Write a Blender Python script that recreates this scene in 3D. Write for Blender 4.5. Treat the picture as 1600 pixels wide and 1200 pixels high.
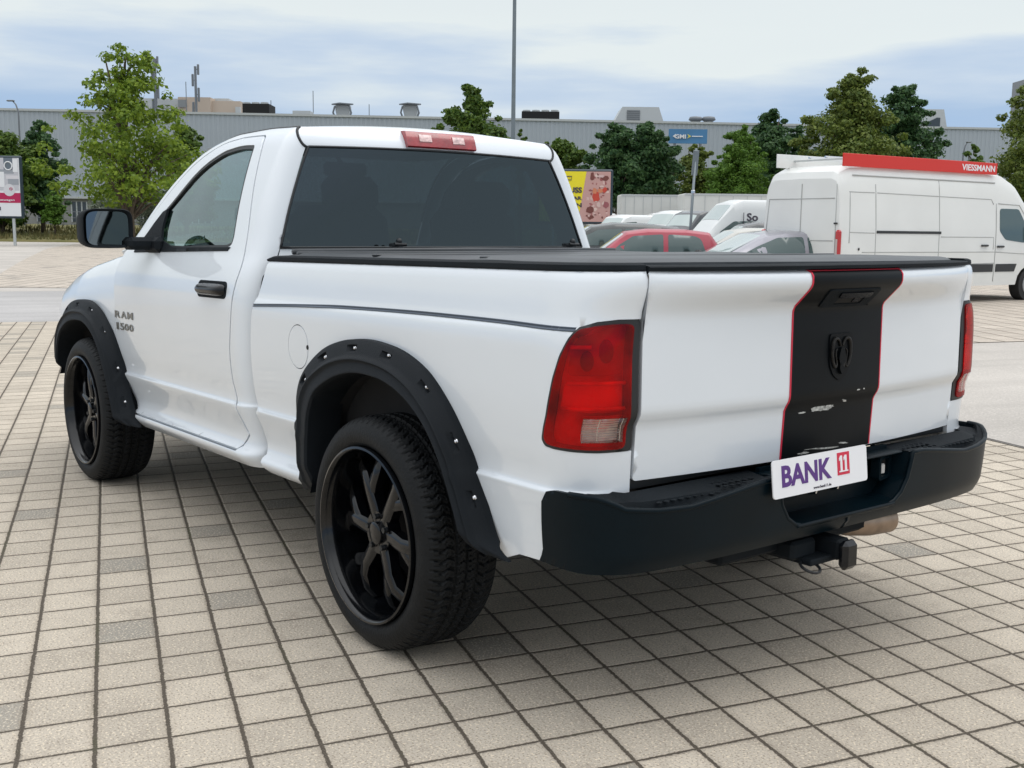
import bpy, math, random
import numpy as np
from mathutils import Vector, Matrix
from mathutils.geometry import delaunay_2d_cdt

for o in list(bpy.data.objects): bpy.data.objects.remove(o)
S = bpy.context.scene
COL = S.collection
rad = math.radians

# ------------------------------------------------------------------ camera
CAM = np.array([-2.1248, 2.8905, 1.413]); YAW, PIT, ROL, FPX = rad(-37.7519), rad(-8.0459), rad(0.6694), 1728.2
_F = np.array([math.cos(YAW)*math.cos(PIT), math.sin(YAW)*math.cos(PIT), math.sin(PIT)])
_R0 = np.array([math.sin(YAW), -math.cos(YAW), 0.0]); _U0 = np.cross(_R0, _F)
_R = _R0*math.cos(ROL)+_U0*math.sin(ROL); _U = -_R0*math.sin(ROL)+_U0*math.cos(ROL)
cam = bpy.data.cameras.new('camera'); camo = bpy.data.objects.new('camera', cam); COL.objects.link(camo)
cam.sensor_width = 36; cam.lens = FPX/1600*36; cam.clip_start = 0.05; cam.clip_end = 3000
camo.matrix_world = Matrix(((_R[0], _U[0], -_F[0], CAM[0]), (_R[1], _U[1], -_F[1], CAM[1]), (_R[2], _U[2], -_F[2], CAM[2]), (0, 0, 0, 1)))
S.camera = camo
S.render.resolution_x, S.render.resolution_y = 1024, 768

# ------------------------------------------------------------------ world and sun
SUN_EL, SUN_AZ = 68, -120        # light comes from the front of the truck, slightly from its left
W = bpy.data.worlds.new('World'); S.world = W; W.use_nodes = True
nt = W.node_tree; nt.nodes.clear(); N = nt.nodes.new; Lk = nt.links.new
out = N('ShaderNodeOutputWorld'); bg = N('ShaderNodeBackground'); Lk(bg.outputs[0], out.inputs[0])
sky = N('ShaderNodeTexSky'); sky.sky_type = 'NISHITA'; sky.sun_disc = False
sky.sun_elevation = rad(SUN_EL); sky.sun_rotation = rad(90-SUN_AZ)
tc = N('ShaderNodeTexCoord'); sep = N('ShaderNodeSeparateXYZ'); Lk(tc.outputs['Generated'], sep.inputs[0])
mp = N('ShaderNodeMapping'); mp.inputs['Scale'].default_value = (1.3, 1.3, 9); Lk(tc.outputs['Generated'], mp.inputs[0])
nz = N('ShaderNodeTexNoise'); nz.inputs['Scale'].default_value = 1.7; nz.inputs['Detail'].default_value = 7; nz.inputs['Roughness'].default_value = .52
Lk(mp.outputs[0], nz.inputs[0])
mul = N('ShaderNodeMath'); mul.operation = 'MULTIPLY_ADD'; mul.inputs[1].default_value = .26; mul.inputs[2].default_value = -.122; Lk(nz.outputs['Fac'], mul.inputs[0])
add = N('ShaderNodeMath'); add.operation = 'ADD'; Lk(sep.outputs['Z'], add.inputs[0]); Lk(mul.outputs[0], add.inputs[1])
cr = N('ShaderNodeValToRGB'); e = cr.color_ramp.elements
e[0].position = 0.0; e[0].color = (.49, .60, .73, 1)
e[1].position = 1.0; e[1].color = (2.0, 2.04, 2.08, 1)
for p, c in ((.055, (.37, .54, .80, 1)), (.10, (.42, .57, .79, 1)), (.14, (.60, .71, .85, 1)), (.175, (.84, .90, .90, 1)), (.30, (.80, .86, .88, 1)), (.45, (.90, .95, 1.02, 1)), (.72, (1.7, 1.74, 1.78, 1))):
    k = e.new(p); k.color = c
Lk(add.outputs[0], cr.inputs[0])
skm = N('ShaderNodeMix'); skm.data_type = 'RGBA'; skm.inputs[0].default_value = .9
sks = N('ShaderNodeVectorMath'); sks.operation = 'SCALE'; sks.inputs['Scale'].default_value = .1; Lk(sky.outputs[0], sks.inputs[0])
Lk(sks.outputs[0], skm.inputs[6]); Lk(cr.outputs[0], skm.inputs[7]); Lk(skm.outputs[2], bg.inputs[0]); bg.inputs[1].default_value = 1.0
sl = bpy.data.lights.new('sun', 'SUN'); sl.energy = .6; sl.angle = rad(40); sl.color = (1, .965, .91)
slo = bpy.data.objects.new('sun', sl); COL.objects.link(slo)
sd = Vector((math.cos(rad(SUN_EL))*math.cos(rad(SUN_AZ)), math.cos(rad(SUN_EL))*math.sin(rad(SUN_AZ)), math.sin(rad(SUN_EL))))
slo.rotation_euler = sd.to_track_quat('Z', 'Y').to_euler(); slo.location = (0, 0, 30)
S.view_settings.view_transform = 'Standard'; S.view_settings.look = 'None'; S.view_settings.exposure = 0.0; S.view_settings.gamma = 1
S.render.engine = 'CYCLES'; S.cycles.transparent_max_bounces = 16

# ------------------------------------------------------------------ materials
def nodes(m): return m.node_tree.nodes.new, m.node_tree.links.new
def mat(name, col, rough=.5, metal=0., coat=0., var=0., vscale=4., bump=0., bscale=60., spec=.5, emit=0., col2=None, detail=4):
    m = bpy.data.materials.new(name); m.use_nodes = True; n, l = nodes(m)
    b = m.node_tree.nodes['Principled BSDF']
    b.inputs['Base Color'].default_value = (*col, 1); b.inputs['Roughness'].default_value = rough
    b.inputs['Metallic'].default_value = metal; b.inputs['Coat Weight'].default_value = coat; b.inputs['Coat Roughness'].default_value = .03
    b.inputs['Specular IOR Level'].default_value = spec
    t = n('ShaderNodeTexCoord')
    if var > 0 or col2:
        x = n('ShaderNodeTexNoise'); x.inputs['Scale'].default_value = vscale; x.inputs['Detail'].default_value = detail; l(t.outputs['Object'], x.inputs[0])
        r = n('ShaderNodeValToRGB'); r.color_ramp.elements[0].position = .3; r.color_ramp.elements[1].position = .7
        c2 = col2 or tuple(min(1, c*(1+var)) for c in col); c1 = col if col2 else tuple(c*(1-var) for c in col)
        r.color_ramp.elements[0].color = (*c1, 1); r.color_ramp.elements[1].color = (*c2, 1)
        l(x.outputs['Fac'], r.inputs[0]); l(r.outputs[0], b.inputs['Base Color'])
    if bump > 0:
        x = n('ShaderNodeTexNoise'); x.inputs['Scale'].default_value = bscale; x.inputs['Detail'].default_value = 3; l(t.outputs['Object'], x.inputs[0])
        k = n('ShaderNodeBump'); k.inputs['Strength'].default_value = bump; k.inputs['Distance'].default_value = .01; l(x.outputs['Fac'], k.inputs['Height']); l(k.outputs[0], b.inputs['Normal'])
    return m
def glass(name, tint, rough=.0, facing=.0, refl=1.0, rc=(1, 1, 1)):
    m = bpy.data.materials.new(name); m.use_nodes = True; n, l = nodes(m); m.node_tree.nodes.clear()
    o = n('ShaderNodeOutputMaterial'); mx = n('ShaderNodeMixShader'); tr = n('ShaderNodeBsdfTransparent'); gl = n('ShaderNodeBsdfGlossy'); fr = n('ShaderNodeLayerWeight'); fr.inputs[0].default_value = .5; pw = n('ShaderNodeMath'); pw.operation = 'POWER'; pw.inputs[1].default_value = 4.0; l(fr.outputs['Facing'], pw.inputs[0]); ma = n('ShaderNodeMath'); ma.operation = 'MULTIPLY_ADD'; ma.inputs[1].default_value = .9; ma.inputs[2].default_value = .045+facing*.12; ma.use_clamp = True; l(pw.outputs[0], ma.inputs[0])
    tr.inputs[0].default_value = (*tint, 1); gl.inputs['Roughness'].default_value = rough; gl.inputs[0].default_value = (refl*rc[0], refl*rc[1], refl*rc[2], 1)
    t = n('ShaderNodeTexCoord'); x = n('ShaderNodeTexNoise'); x.inputs['Scale'].default_value = 3; l(t.outputs['Object'], x.inputs[0])
    k = n('ShaderNodeBump'); k.inputs['Strength'].default_value = .015; k.inputs['Distance'].default_value = .02; l(x.outputs['Fac'], k.inputs['Height']); l(k.outputs[0], gl.inputs['Normal'])
    l(ma.outputs[0], mx.inputs[0]); l(tr.outputs[0], mx.inputs[1]); l(gl.outputs[0], mx.inputs[2]); l(mx.outputs[0], o.inputs[0]); return m
M = {}
M['paint'] = mat('white_paint', (.725, .765, .805), .30, coat=1., var=.018, vscale=1.6, spec=.5)
M['paint_inner'] = mat('inner_body', (.02, .02, .022), .8)
M['vanpaint'] = mat('van_white', (.74, .745, .72), .4, coat=.5, var=.04, vscale=1.2)
M['black_plastic'] = mat('textured_black_plastic', (.009, .012, .015), .65, spec=.12, bump=.25, bscale=420, var=.2, vscale=6)
M['flare'] = mat('flare_plastic', (.008, .0105, .0135), .6, spec=.16, bump=.3, bscale=500, var=.18, vscale=5)
M['bumper'] = mat('bumper_satin', (.0012, .0060, .0095), .34, spec=.13, bump=.06, bscale=300, var=.22, vscale=3.5)
M['black_gloss'] = mat('black_gloss', (.004, .005, .007), .22, coat=.15, spec=.3, var=.3, vscale=8)
M['wrap'] = mat('matt_black_wrap', (.003, .0045, .006), .42, spec=.14, var=.3, vscale=5)
M['rubber'] = mat('tyre_rubber', (.0055, .0065, .0075), .6, spec=.25, bump=.25, bscale=120, var=.35, vscale=14)
M['trim'] = mat('dark_trim', (.01, .012, .014), .45)
M['bolt'] = mat('bolt_steel', (.72, .72, .74), .2, metal=1)
M['chrome'] = mat('chrome', (.62, .63, .65), .12, metal=1)
M['badge'] = mat('badge_chrome', (.22, .22, .21), .3, metal=.8)
M['red'] = mat('red_pinstripe', (.62, .01, .045), .4)
M['stripe'] = mat('side_stripe', (.05, .07, .10), .35)
M['cover'] = mat('tonneau_vinyl', (.050, .055, .060), .45, bump=.5, bscale=9, var=.2, vscale=3)
M['under'] = mat('underbody', (.008, .008, .009), .85, var=.4, vscale=6)
M['seat'] = mat('grey_seat_cloth', (.06, .07, .075), .9, var=.15, vscale=30)
M['dash'] = mat('dash_plastic', (.035, .045, .047), .6)
M['silver'] = mat('lamp_reflector', (.55, .52, .50), .25, metal=.9, bump=.5, bscale=30)
M['bowl'] = mat('pale_bowl', (.62, .56, .52), .5, var=.25, vscale=40)
M['dark'] = mat('dark_void', (.006, .006, .006), .8)
M['plate'] = mat('plate_white', (.80, .80, .82), .35)
M['purple'] = mat('plate_purple', (.085, .022, .19), .4)
M['platered'] = mat('plate_red', (.60, .012, .05), .4)
M['ink'] = mat('plate_ink', (.05, .04, .06), .5)
M['mirror'] = mat('mirror_silver', (.15, .17, .18), .03, metal=1)
M['exh'] = mat('exhaust_steel', (.34, .26, .20), .38, metal=.85, var=.3, vscale=12)
M['glass_rear'] = glass('tinted_rear_glass', (.045, .06, .07), facing=.25, refl=1., rc=(.70, .88, 1.))
M['glass_side'] = glass('side_glass', (.22, .42, .43), facing=.8, rc=(.85, .98, 1.))
M['glass_ws'] = glass('windscreen_glass', (.66, .75, .73), facing=.1)
M['lens'] = glass('red_lens', (.95, .02, .018), .06, facing=.0, refl=.35)
def lens_mix():
    m = M['lens']; n, l = nodes(m); mx = [q for q in m.node_tree.nodes if q.type == 'MIX_SHADER'][0]; tr = [q for q in m.node_tree.nodes if q.type == 'BSDF_TRANSPARENT'][0]
    df = n('ShaderNodeBsdfTranslucent'); d2 = n('ShaderNodeBsdfDiffuse'); df.inputs[0].default_value = (.9, .01, .012, 1); t = n('ShaderNodeTexCoord'); x = n('ShaderNodeTexNoise'); x.inputs['Scale'].default_value = 9; l(t.outputs['Object'], x.inputs[0])
    r = n('ShaderNodeValToRGB'); r.color_ramp.elements[0].position = .35; r.color_ramp.elements[1].position = .62; r.color_ramp.elements[0].color = (.30, .001, .004, 1); r.color_ramp.elements[1].color = (.80, .003, .004, 1); l(x.outputs['Fac'], r.inputs[0]); l(r.outputs[0], d2.inputs[0])
    a = n('ShaderNodeMixShader'); a.inputs[0].default_value = .30; l(tr.outputs[0], a.inputs[1]); l(d2.outputs[0], a.inputs[2]); l(a.outputs[0], mx.inputs[1])
lens_mix()
M['lens_clear'] = glass('clear_lens', (.88, .84, .80), .05, facing=.2)

# ------------------------------------------------------------------ mesh helpers
def tag(o, label=None, cat=None, group=None, kind=None):
    if label: o['label'] = label
    if cat: o['category'] = cat
    if group: o['group'] = group
    if kind: o['kind'] = kind
    return o
def empty(name, loc, rz=0, label=None, cat=None, group=None):
    o = bpy.data.objects.new(name, None); COL.objects.link(o); o.location = loc; o.rotation_euler = (0, 0, rz); o.empty_display_size = .3
    return tag(o, label, cat, group)
def mk(name, V, Fc, m, parent=None, smooth=True, mi=None, auto=None):
    me = bpy.data.meshes.new(name); me.from_pydata([tuple(map(float, v)) for v in V], [], [tuple(map(int, f)) for f in Fc]); me.update()
    ms = m if isinstance(m, (list, tuple)) else [m]
    for q in ms: me.materials.append(q)
    if mi is not None: me.polygons.foreach_set('material_index', list(mi))
    me.polygons.foreach_set('use_smooth', [smooth]*len(me.polygons))
    if auto is not None and smooth: me.set_sharp_from_angle(angle=rad(auto))
    o = bpy.data.objects.new(name, me); COL.objects.link(o)
    if parent: o.parent = parent
    return o
class MB:
    """collects simple solids into one mesh"""
    def __init__(s): s.V = []; s.F = []; s.MI = []
    def add(s, V, Fc, mi=0):
        b = len(s.V); s.V += [tuple(v) for v in V]; s.F += [tuple(i+b for i in f) for f in Fc]; s.MI += [mi]*len(Fc); return s
    def box(s, c, d, bev=0., rz=0., ry=0., mi=0):
        hx, hy, hz = d[0]/2, d[1]/2, d[2]/2; b = min(bev, hx*.9, hy*.9, hz*.9)
        if b <= 0:
            V = [(x, y, z) for x in (-hx, hx) for y in (-hy, hy) for z in (-hz, hz)]
            Fc = [(0, 1, 3, 2), (4, 6, 7, 5), (0, 4, 5, 1), (2, 3, 7, 6), (0, 2, 6, 4), (1, 5, 7, 3)]
        else:
            V = []; idx = {}
            for sx in (-1, 1):
                for sy in (-1, 1):
                    for sz in (-1, 1):
                        for ax in range(3):
                            p = [sx*(hx-b), sy*(hy-b), sz*(hz-b)]; p[ax] = (sx*hx, sy*hy, sz*hz)[ax]; idx[(sx, sy, sz, ax)] = len(V); V.append(tuple(p))
            Fc = []
            for ax in range(3):
                o1, o2 = [(1, 2), (0, 2), (0, 1)][ax]
                for sg in (-1, 1):
                    q = []
                    for a, c2 in ((-1, -1), (1, -1), (1, 1), (-1, 1)):
                        t = [0, 0, 0]; t[ax] = sg; t[o1] = a; t[o2] = c2; q.append(idx[(*t, ax)])
                    if (sg > 0) == (ax == 1): q.reverse()
                    Fc.append(tuple(q))
            for ax in range(3):
                o1, o2 = [(1, 2), (0, 2), (0, 1)][ax]
                for a in (-1, 1):
                    for c2 in (-1, 1):
                        t0 = [0, 0, 0]; t0[ax] = -1; t0[o1] = a; t0[o2] = c2; t1 = list(t0); t1[ax] = 1
                        q = [idx[(*t0, o1)], idx[(*t1, o1)], idx[(*t1, o2)], idx[(*t0, o2)]]
                        Fc.append(tuple(q))
            for sx in (-1, 1):
                for sy in (-1, 1):
                    for sz in (-1, 1): Fc.append(tuple(idx[(sx, sy, sz, a)] for a in range(3)))
            V2 = np.array(V); F2 = []
            for f in Fc:     # orient outwards
                p = V2[list(f)]; n = np.cross(p[1]-p[0], p[2]-p[0]); F2.append(f if n@p.mean(0) > 0 else tuple(reversed(f)))
            Fc = F2
        cy, sy_ = math.cos(ry), math.sin(ry); cz, sz_ = math.cos(rz), math.sin(rz); o = []
        for x, y, z in V:
            x, z = x*cy+z*sy_, -x*sy_+z*cy; x, y = x*cz-y*sz_, x*sz_+y*cz; o.append((x+c[0], y+c[1], z+c[2]))
        return s.add(o, Fc, mi)
    def tube(s, pts, r, n=10, cap=True, mi=0):
        P = np.array(pts, float); m = len(P); rr = np.full(m, r, float) if np.isscalar(r) else np.array(r, float); V = []; Fc = []
        up = None
        for i in range(m):
            t = P[min(i+1, m-1)]-P[max(i-1, 0)]; t /= np.linalg.norm(t)+1e-12
            if up is None: up = np.array([0, 0, 1.]) if abs(t[2]) < .9 else np.array([1., 0, 0])
            a = np.cross(t, up); a /= np.linalg.norm(a)+1e-12; b = np.cross(a, t); up = b
            for k in range(n):
                th = 2*math.pi*k/n; V.append(P[i]+rr[i]*(a*math.cos(th)+b*math.sin(th)))
        for i in range(m-1):
            for k in range(n): Fc.append((i*n+k, i*n+(k+1) % n, (i+1)*n+(k+1) % n, (i+1)*n+k))
        if cap: Fc.append(tuple(range(n-1, -1, -1))); Fc.append(tuple((m-1)*n+k for k in range(n)))
        return s.add(V, [tuple(reversed(f)) for f in Fc], mi)
    def prism(s, poly, f3, n3, th, mi=0):
        """polygon (2d) mapped by f3 and thickened along n3 by th"""
        A = [np.array(f3(*p), float) for p in poly]; n3 = np.array(n3, float); B = [a+n3*th for a in A]; n = len(A)
        return s.add(A+B, [tuple(range(n-1, -1, -1)), tuple(range(n, 2*n))]+[(i, (i+1) % n, n+(i+1) % n, n+i) for i in range(n)], mi)
    def sphere(s, c, r, n=12, m=8, mi=0):
        r = (r, r, r) if np.isscalar(r) else r; V = []; Fc = []
        for j in range(m+1):
            ph = math.pi*j/m
            for i in range(n): th = 2*math.pi*i/n; V.append((c[0]+r[0]*math.sin(ph)*math.cos(th), c[1]+r[1]*math.sin(ph)*math.sin(th), c[2]+r[2]*math.cos(ph)))
        for j in range(m):
            for i in range(n): Fc.append((j*n+i, (j+1)*n+i, (j+1)*n+(i+1) % n, j*n+(i+1) % n))
        return s.add(V, Fc, mi)
    def build(s, name, m, parent=None, smooth=False, auto=None): return mk(name, s.V, s.F, m, parent, smooth, s.MI, auto)
def pchip(xs, ys):
    xs = np.array(xs, float); ys = np.array(ys, float); o = np.argsort(xs); xs, ys = xs[o], ys[o]
    h = np.diff(xs); d = np.diff(ys)/h; m = np.zeros(len(xs)); m[0] = d[0]; m[-1] = d[-1]
    for i in range(1, len(xs)-1):
        if d[i-1]*d[i] > 0: w1 = 2*h[i]+h[i-1]; w2 = h[i]+2*h[i-1]; m[i] = (w1+w2)/(w1/d[i-1]+w2/d[i])
    def f(x):
        x = np.clip(x, xs[0], xs[-1]); i = np.clip(np.searchsorted(xs, x, 'right')-1, 0, len(h)-1); t = (x-xs[i])/h[i]
        return (2*t**3-3*t**2+1)*ys[i]+(t**3-2*t**2+t)*h[i]*m[i]+(-2*t**3+3*t**2)*ys[i+1]+(t**3-t**2)*h[i]*m[i+1]
    return f
def catmull(P, n=6, closed=False):
    P = [np.array(p, float) for p in P]; out = []; m = len(P)
    for i in range(m if closed else m-1):
        p0, p1, p2, p3 = (P[(i-1) % m], P[i], P[(i+1) % m], P[(i+2) % m]) if closed else (P[max(i-1, 0)], P[i], P[i+1], P[min(i+2, m-1)])
        for k in range(n):
            t = k/n; out.append(.5*((2*p1)+(-p0+p2)*t+(2*p0-5*p1+4*p2-p3)*t*t+(-p0+3*p1-3*p2+p3)*t**3))
    if not closed: out.append(P[-1])
    return [tuple(p) for p in out]
def resample(loop, sp):
    P = [np.array(p, float) for p in loop]; out = []
    for i in range(len(P)):
        a, b = P[i], P[(i+1) % len(P)]; d = np.linalg.norm(b-a)
        if d < 1e-5: continue
        k = max(1, int(math.ceil(d/sp)))
        for j in range(k): out.append(a+(b-a)*j/k)
    return np.array(out)
def inside(P, L):
    x, y = P[:, 0], P[:, 1]; r = np.zeros(len(P), bool); n = len(L); j = n-1
    for i in range(n):
        xi, yi = L[i]; xj, yj = L[j]
        if yi != yj: r ^= ((yi > y) != (yj > y)) & (x < (xj-xi)*(y-yi)/(yj-yi)+xi)
        j = i
    return r
def roundpoly(P, r, n=5):
    """round corners of a closed polygon"""
    P = [np.array(p, float) for p in P]; out = []; m = len(P)
    for i in range(m):
        a, b, c = P[i-1], P[i], P[(i+1) % m]; u = a-b; v = c-b; lu, lv = np.linalg.norm(u), np.linalg.norm(v); k = min(r, lu*.45, lv*.45)
        p, q = b+u/lu*k, b+v/lv*k
        for j in range(n+1): t = j/n; out.append(tuple((1-t)**2*p+2*t*(1-t)*b+t*t*q))
    return out
def panel_data(outline, holes, fn, sp=.03, depth=.015, lift=0., rim=.004, rows=()):
    loops = [resample(outline, sp)]+[resample(h, sp) for h in holes]
    pts = []; edges = []
    for L in loops:
        b = len(pts); pts += [tuple(p) for p in L]; edges += [(b+i, b+(i+1) % len(L)) for i in range(len(L))]
    nb = len(pts); lo = loops[0].min(0); hi = loops[0].max(0)
    gx = np.arange(lo[0]+sp*.5, hi[0], sp); gy = np.arange(lo[1]+sp*.5, hi[1], sp)
    G = np.array([(x+(sp/2 if j % 2 else 0), y) for j, y in enumerate(gy) for x in gx]).reshape(-1, 2)
    if len(rows) and len(G):
        G = G[np.abs(G[:, 1:2]-np.array(rows)[None]).min(1) > .0045]; G = np.vstack([G, np.array([(x, y) for y in rows for x in gx])])
    if len(G):
        ok = inside(G, loops[0])
        for L in loops[1:]: ok &= ~inside(G, L)
        G = G[ok]; B = np.vstack(loops)
        if len(G):
            dm = np.full(len(G), 1e9)
            for k in range(0, len(B), 200): dm = np.minimum(dm, np.sqrt(((G[:, None]-B[None, k:k+200])**2).sum(2)).min(1))
            G = G[dm > sp*(.3 if len(rows) else .55)]
        pts += [tuple(p) for p in G]
    vo, eo, fo, *_ = delaunay_2d_cdt([Vector(p) for p in pts], edges, [], 0, 1e-6)
    V2 = np.array([tuple(v) for v in vo]); Fc = np.array([f for f in fo if len(f) == 3])
    C = V2[Fc].mean(1); ok = inside(C, loops[0])
    for L in loops[1:]: ok &= ~inside(C, L)
    Fc = Fc[ok]; a = V2[Fc]; ar = (a[:, 1, 0]-a[:, 0, 0])*(a[:, 2, 1]-a[:, 0, 1])-(a[:, 1, 1]-a[:, 0, 1])*(a[:, 2, 0]-a[:, 0, 0])
    Fc[ar < 0] = Fc[ar < 0][:, ::-1]; Fc = Fc[abs(ar) > 1e-12]
    used = np.unique(Fc); rm = -np.ones(len(V2), int); rm[used] = np.arange(len(used)); V2 = V2[used]; Fc = rm[Fc]
    P = fn(V2[:, 0], V2[:, 1]); h = 1e-3
    du = fn(V2[:, 0]+h, V2[:, 1])-fn(V2[:, 0]-h, V2[:, 1]); dv = fn(V2[:, 0], V2[:, 1]+h)-fn(V2[:, 0], V2[:, 1]-h)
    Nn = np.cross(du, dv); Nn /= np.linalg.norm(Nn, axis=1)[:, None]+1e-12
    return V2, P, Nn, Fc, depth, lift, rim
def panel(name, outline, holes, fn, m, parent=None, flip=False, **k):
    """surface patch over a 2d outline mapped by fn, with returned edges; flip: use the opposite normal"""
    V2, P, Nn, Fc, depth, lift, rim = panel_data(outline, holes, fn, **k)
    if flip: Nn = -Nn; Fc = Fc[:, ::-1]
    P = P+Nn*lift
    e = {}
    for f in Fc:
        for i in range(3):
            a, b = int(f[i]), int(f[(i+1) % 3]); e[(a, b)] = e.get((a, b), 0)+1
    bd = [(a, b) for (a, b) in e if (b, a) not in e]
    V = [tuple(p) for p in P]; F2 = [tuple(f) for f in Fc]
    if depth > 0:
        ids = {}
        def g(i, lev):
            if (i, lev) not in ids: ids[(i, lev)] = len(V); V.append(tuple(P[i]-Nn[i]*(0 if lev == 0 else depth)))
            return ids[(i, lev)]
        for a, b in bd: F2.append((g(b, 0), g(a, 0), g(a, 1), g(b, 1)))
    return mk(name, V, F2, m, parent)
def grid_mesh(name, G, m, parent=None, closeu=False, closev=False, flip=False, smooth=True, auto=None, capends=False):
    G = np.array(G, float); a, b = G.shape[:2]; V = G.reshape(-1, 3); Fc = []
    for i in range(a if closeu else a-1):
        for j in range(b if closev else b-1):
            q = (i*b+j, ((i+1) % a)*b+j, ((i+1) % a)*b+(j+1) % b, i*b+(j+1) % b); Fc.append(tuple(reversed(q)) if flip else q)
    if capends: Fc.append(tuple(range(b))); Fc.append(tuple((a-1)*b+j for j in range(b-1, -1, -1)))
    return mk(name, V, Fc, m, parent, smooth, auto=auto)
def revolve(prof, n=96):
    """profile (r,y) about the y axis"""
    return np.array([[(r*math.cos(2*math.pi*i/n), y, r*math.sin(2*math.pi*i/n)) for r, y in prof] for i in range(n)])
def text_data(s, size=1., bold=0.):
    cu = bpy.data.curves.new('txt', 'FONT'); cu.body = s; cu.size = size; cu.align_x = 'CENTER'; cu.align_y = 'CENTER'; cu.offset = bold; cu.resolution_u = 3
    o = bpy.data.objects.new('txt', cu); me = o.to_mesh(); V = np.array([tuple(v.co) for v in me.vertices]); Fc = [tuple(p.vertices) for p in me.polygons]
    o.to_mesh_clear(); bpy.data.objects.remove(o); bpy.data.curves.remove(cu); return V, Fc
def text(name, s, f3, n3, m, parent=None, size=1., bold=0., th=.002, sx=1., fit=None):
    """flat lettering; f3(u,v)->point on the surface, n3 outward"""
    V, Fc = text_data(s, size, bold)
    V = V.copy(); V[:, 0] *= sx
    if fit:
        lo, hi = V.min(0), V.max(0); V[:, 0] = (V[:, 0]-(lo[0]+hi[0])/2)*fit[0]/(hi[0]-lo[0]); V[:, 1] = (V[:, 1]-(lo[1]+hi[1])/2)*fit[1]/(hi[1]-lo[1])
    n3 = np.array(n3, float); P = [np.array(f3(v[0], v[1]), float)+n3*th for v in V]; n = len(P)
    e = {}
    for f in Fc:
        for i in range(len(f)): e[(f[i], f[(i+1) % len(f)])] = 1
    Q = [p-n3*th*1.5 for p in P]; F2 = list(Fc)+[(b, a, a+n, b+n) for (a, b) in e if (b, a) not in e]
    return mk(name, P+Q, F2, m, parent, False)
# ================================================================== THE PICKUP
AX, RAKE, WB, TR, TRACKY = 0.9951, rad(0.9072), 3.06, 0.395, 1.088
truck = empty('pickup_truck', (AX, 0, 0), 0, 'white single-cab pickup truck with black fender flares and a BANK 11 plate', 'pickup truck')
truck.rotation_euler = (0, RAKE, 0)
SYt = pchip([.38, .42, .450, .472, .488, .503, .54, .60, .672, .682, .688, .70, .80, .95, 1.08, 1.124, 1.136, 1.20, 1.26, 1.282, 1.292],
            [.940, .958, .990, 1.000, .990, .965, .958, .972, .996, .998, .986, .984, .995, 1.003, 1.002, .996, .986, .974, .961, .952, .935])
CREASE = [.470, .478, .486, .494, .503, .666, .673, .679, .6835, .687, .691, .697, 1.118, 1.126, 1.134, 1.14]
def sgn(a): return np.sign(a)
def TG(y, z):
    """tailgate surface x(y,z)"""
    b = np.clip(1-(y/.8)**2, -.6, 1)
    sp = np.interp(z, [0, 1.158, 1.172, 1.232, 1.245, 1.266, 1.278, 1.288], [0, 0, .04, .93, 1, 1, .88, .45])
    low = np.interp(z, [.70, .80, .862, .892, .905, 3], [.030, .024, .020, .002, 0, 0])
    return -.062*b-sp*(.016+.056*np.clip(b, 0, 1)**.7)+low
def BED(u, z):
    """bed side: u = x ahead of .2, wraps round the rear corner below .2"""
    u = np.asarray(u, float); z = np.asarray(z, float); Y = SYt(z); w_ = np.clip((.95-u)/.3, 0, 1)*(z < .672); Y = Y*(1-w_)+w_*np.interp(z, [.42, .60, .672], [.968, .986, .996])
    th = np.clip((.2-u)/.30, 0, 1)*math.pi/2; x0 = TG(np.full_like(z, .79), z)+.004
    ex = 2/np.interp(z, [1.05, 1.27], [2.6, 2.05])
    x = np.where(u > .2, u, x0+(.2-x0)*(1-np.sin(th)**ex)); yy = .78+(Y-.78)*np.maximum(np.cos(th), 0)**ex
    over = np.clip(-.1-u, 0, None)
    return np.stack([x, yy-over, z], 1)
def side_pair(fn_make):
    """build left part then the mirrored right part"""
    L = fn_make(1); R = fn_make(-1); return L, R
def mir(fn, s): return (lambda u, v: fn(u, v)*np.array([1, s, 1])) if s < 0 else fn
# arch curves in (x,z)
R_OUT = [(1.600, .43), (1.624, .56), (1.624, .70), (1.600, .80), (1.536, .885), (1.393, .974), (1.251, 1.019), (1.106, 1.037), (.969, 1.032), (.840, 1.010), (.718, .962), (.624, .890), (.549, .803), (.484, .694), (.435, .595), (.382, .500), (.315, .445)]
R_IN = [(1.40, .46), (1.402, .58), (1.395, .67), (1.376, .76), (1.325, .835), (1.23, .885), (1.138, .915), (1.05, .930), (.96, .932), (.85, .921), (.74, .885), (.645, .828), (.58, .765), (.527, .690), (.487, .615), (.452, .54), (.43, .47)]
F_OUT = [(4.80, .62), (4.79, .72), (4.745, .83), (4.66, .905), (4.56, .965), (4.44, 1.008), (4.29, 1.034), (4.17, 1.042), (4.05, 1.037), (3.93, 1.008), (3.84, .965), (3.74, .898), (3.67, .82), (3.61, .72), (3.555, .61), (3.485, .50), (3.39, .425)]
F_IN = [(4.50, .60), (4.50, .68), (4.475, .76), (4.42, .835), (4.33, .885), (4.24, .915), (4.15, .930), (4.06, .934), (3.97, .930), (3.88, .905), (3.80, .865), (3.725, .80), (3.665, .72), (3.61, .63), (3.565, .545), (3.535, .48), (3.50, .43)]
def shrink(P, c, k): return [(c[0]+(x-c[0])*k, c[1]+(z-c[1])*k) for x, z in P]
rarch = catmull(shrink(R_OUT, (1.0, .42), .93), 3)
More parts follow.
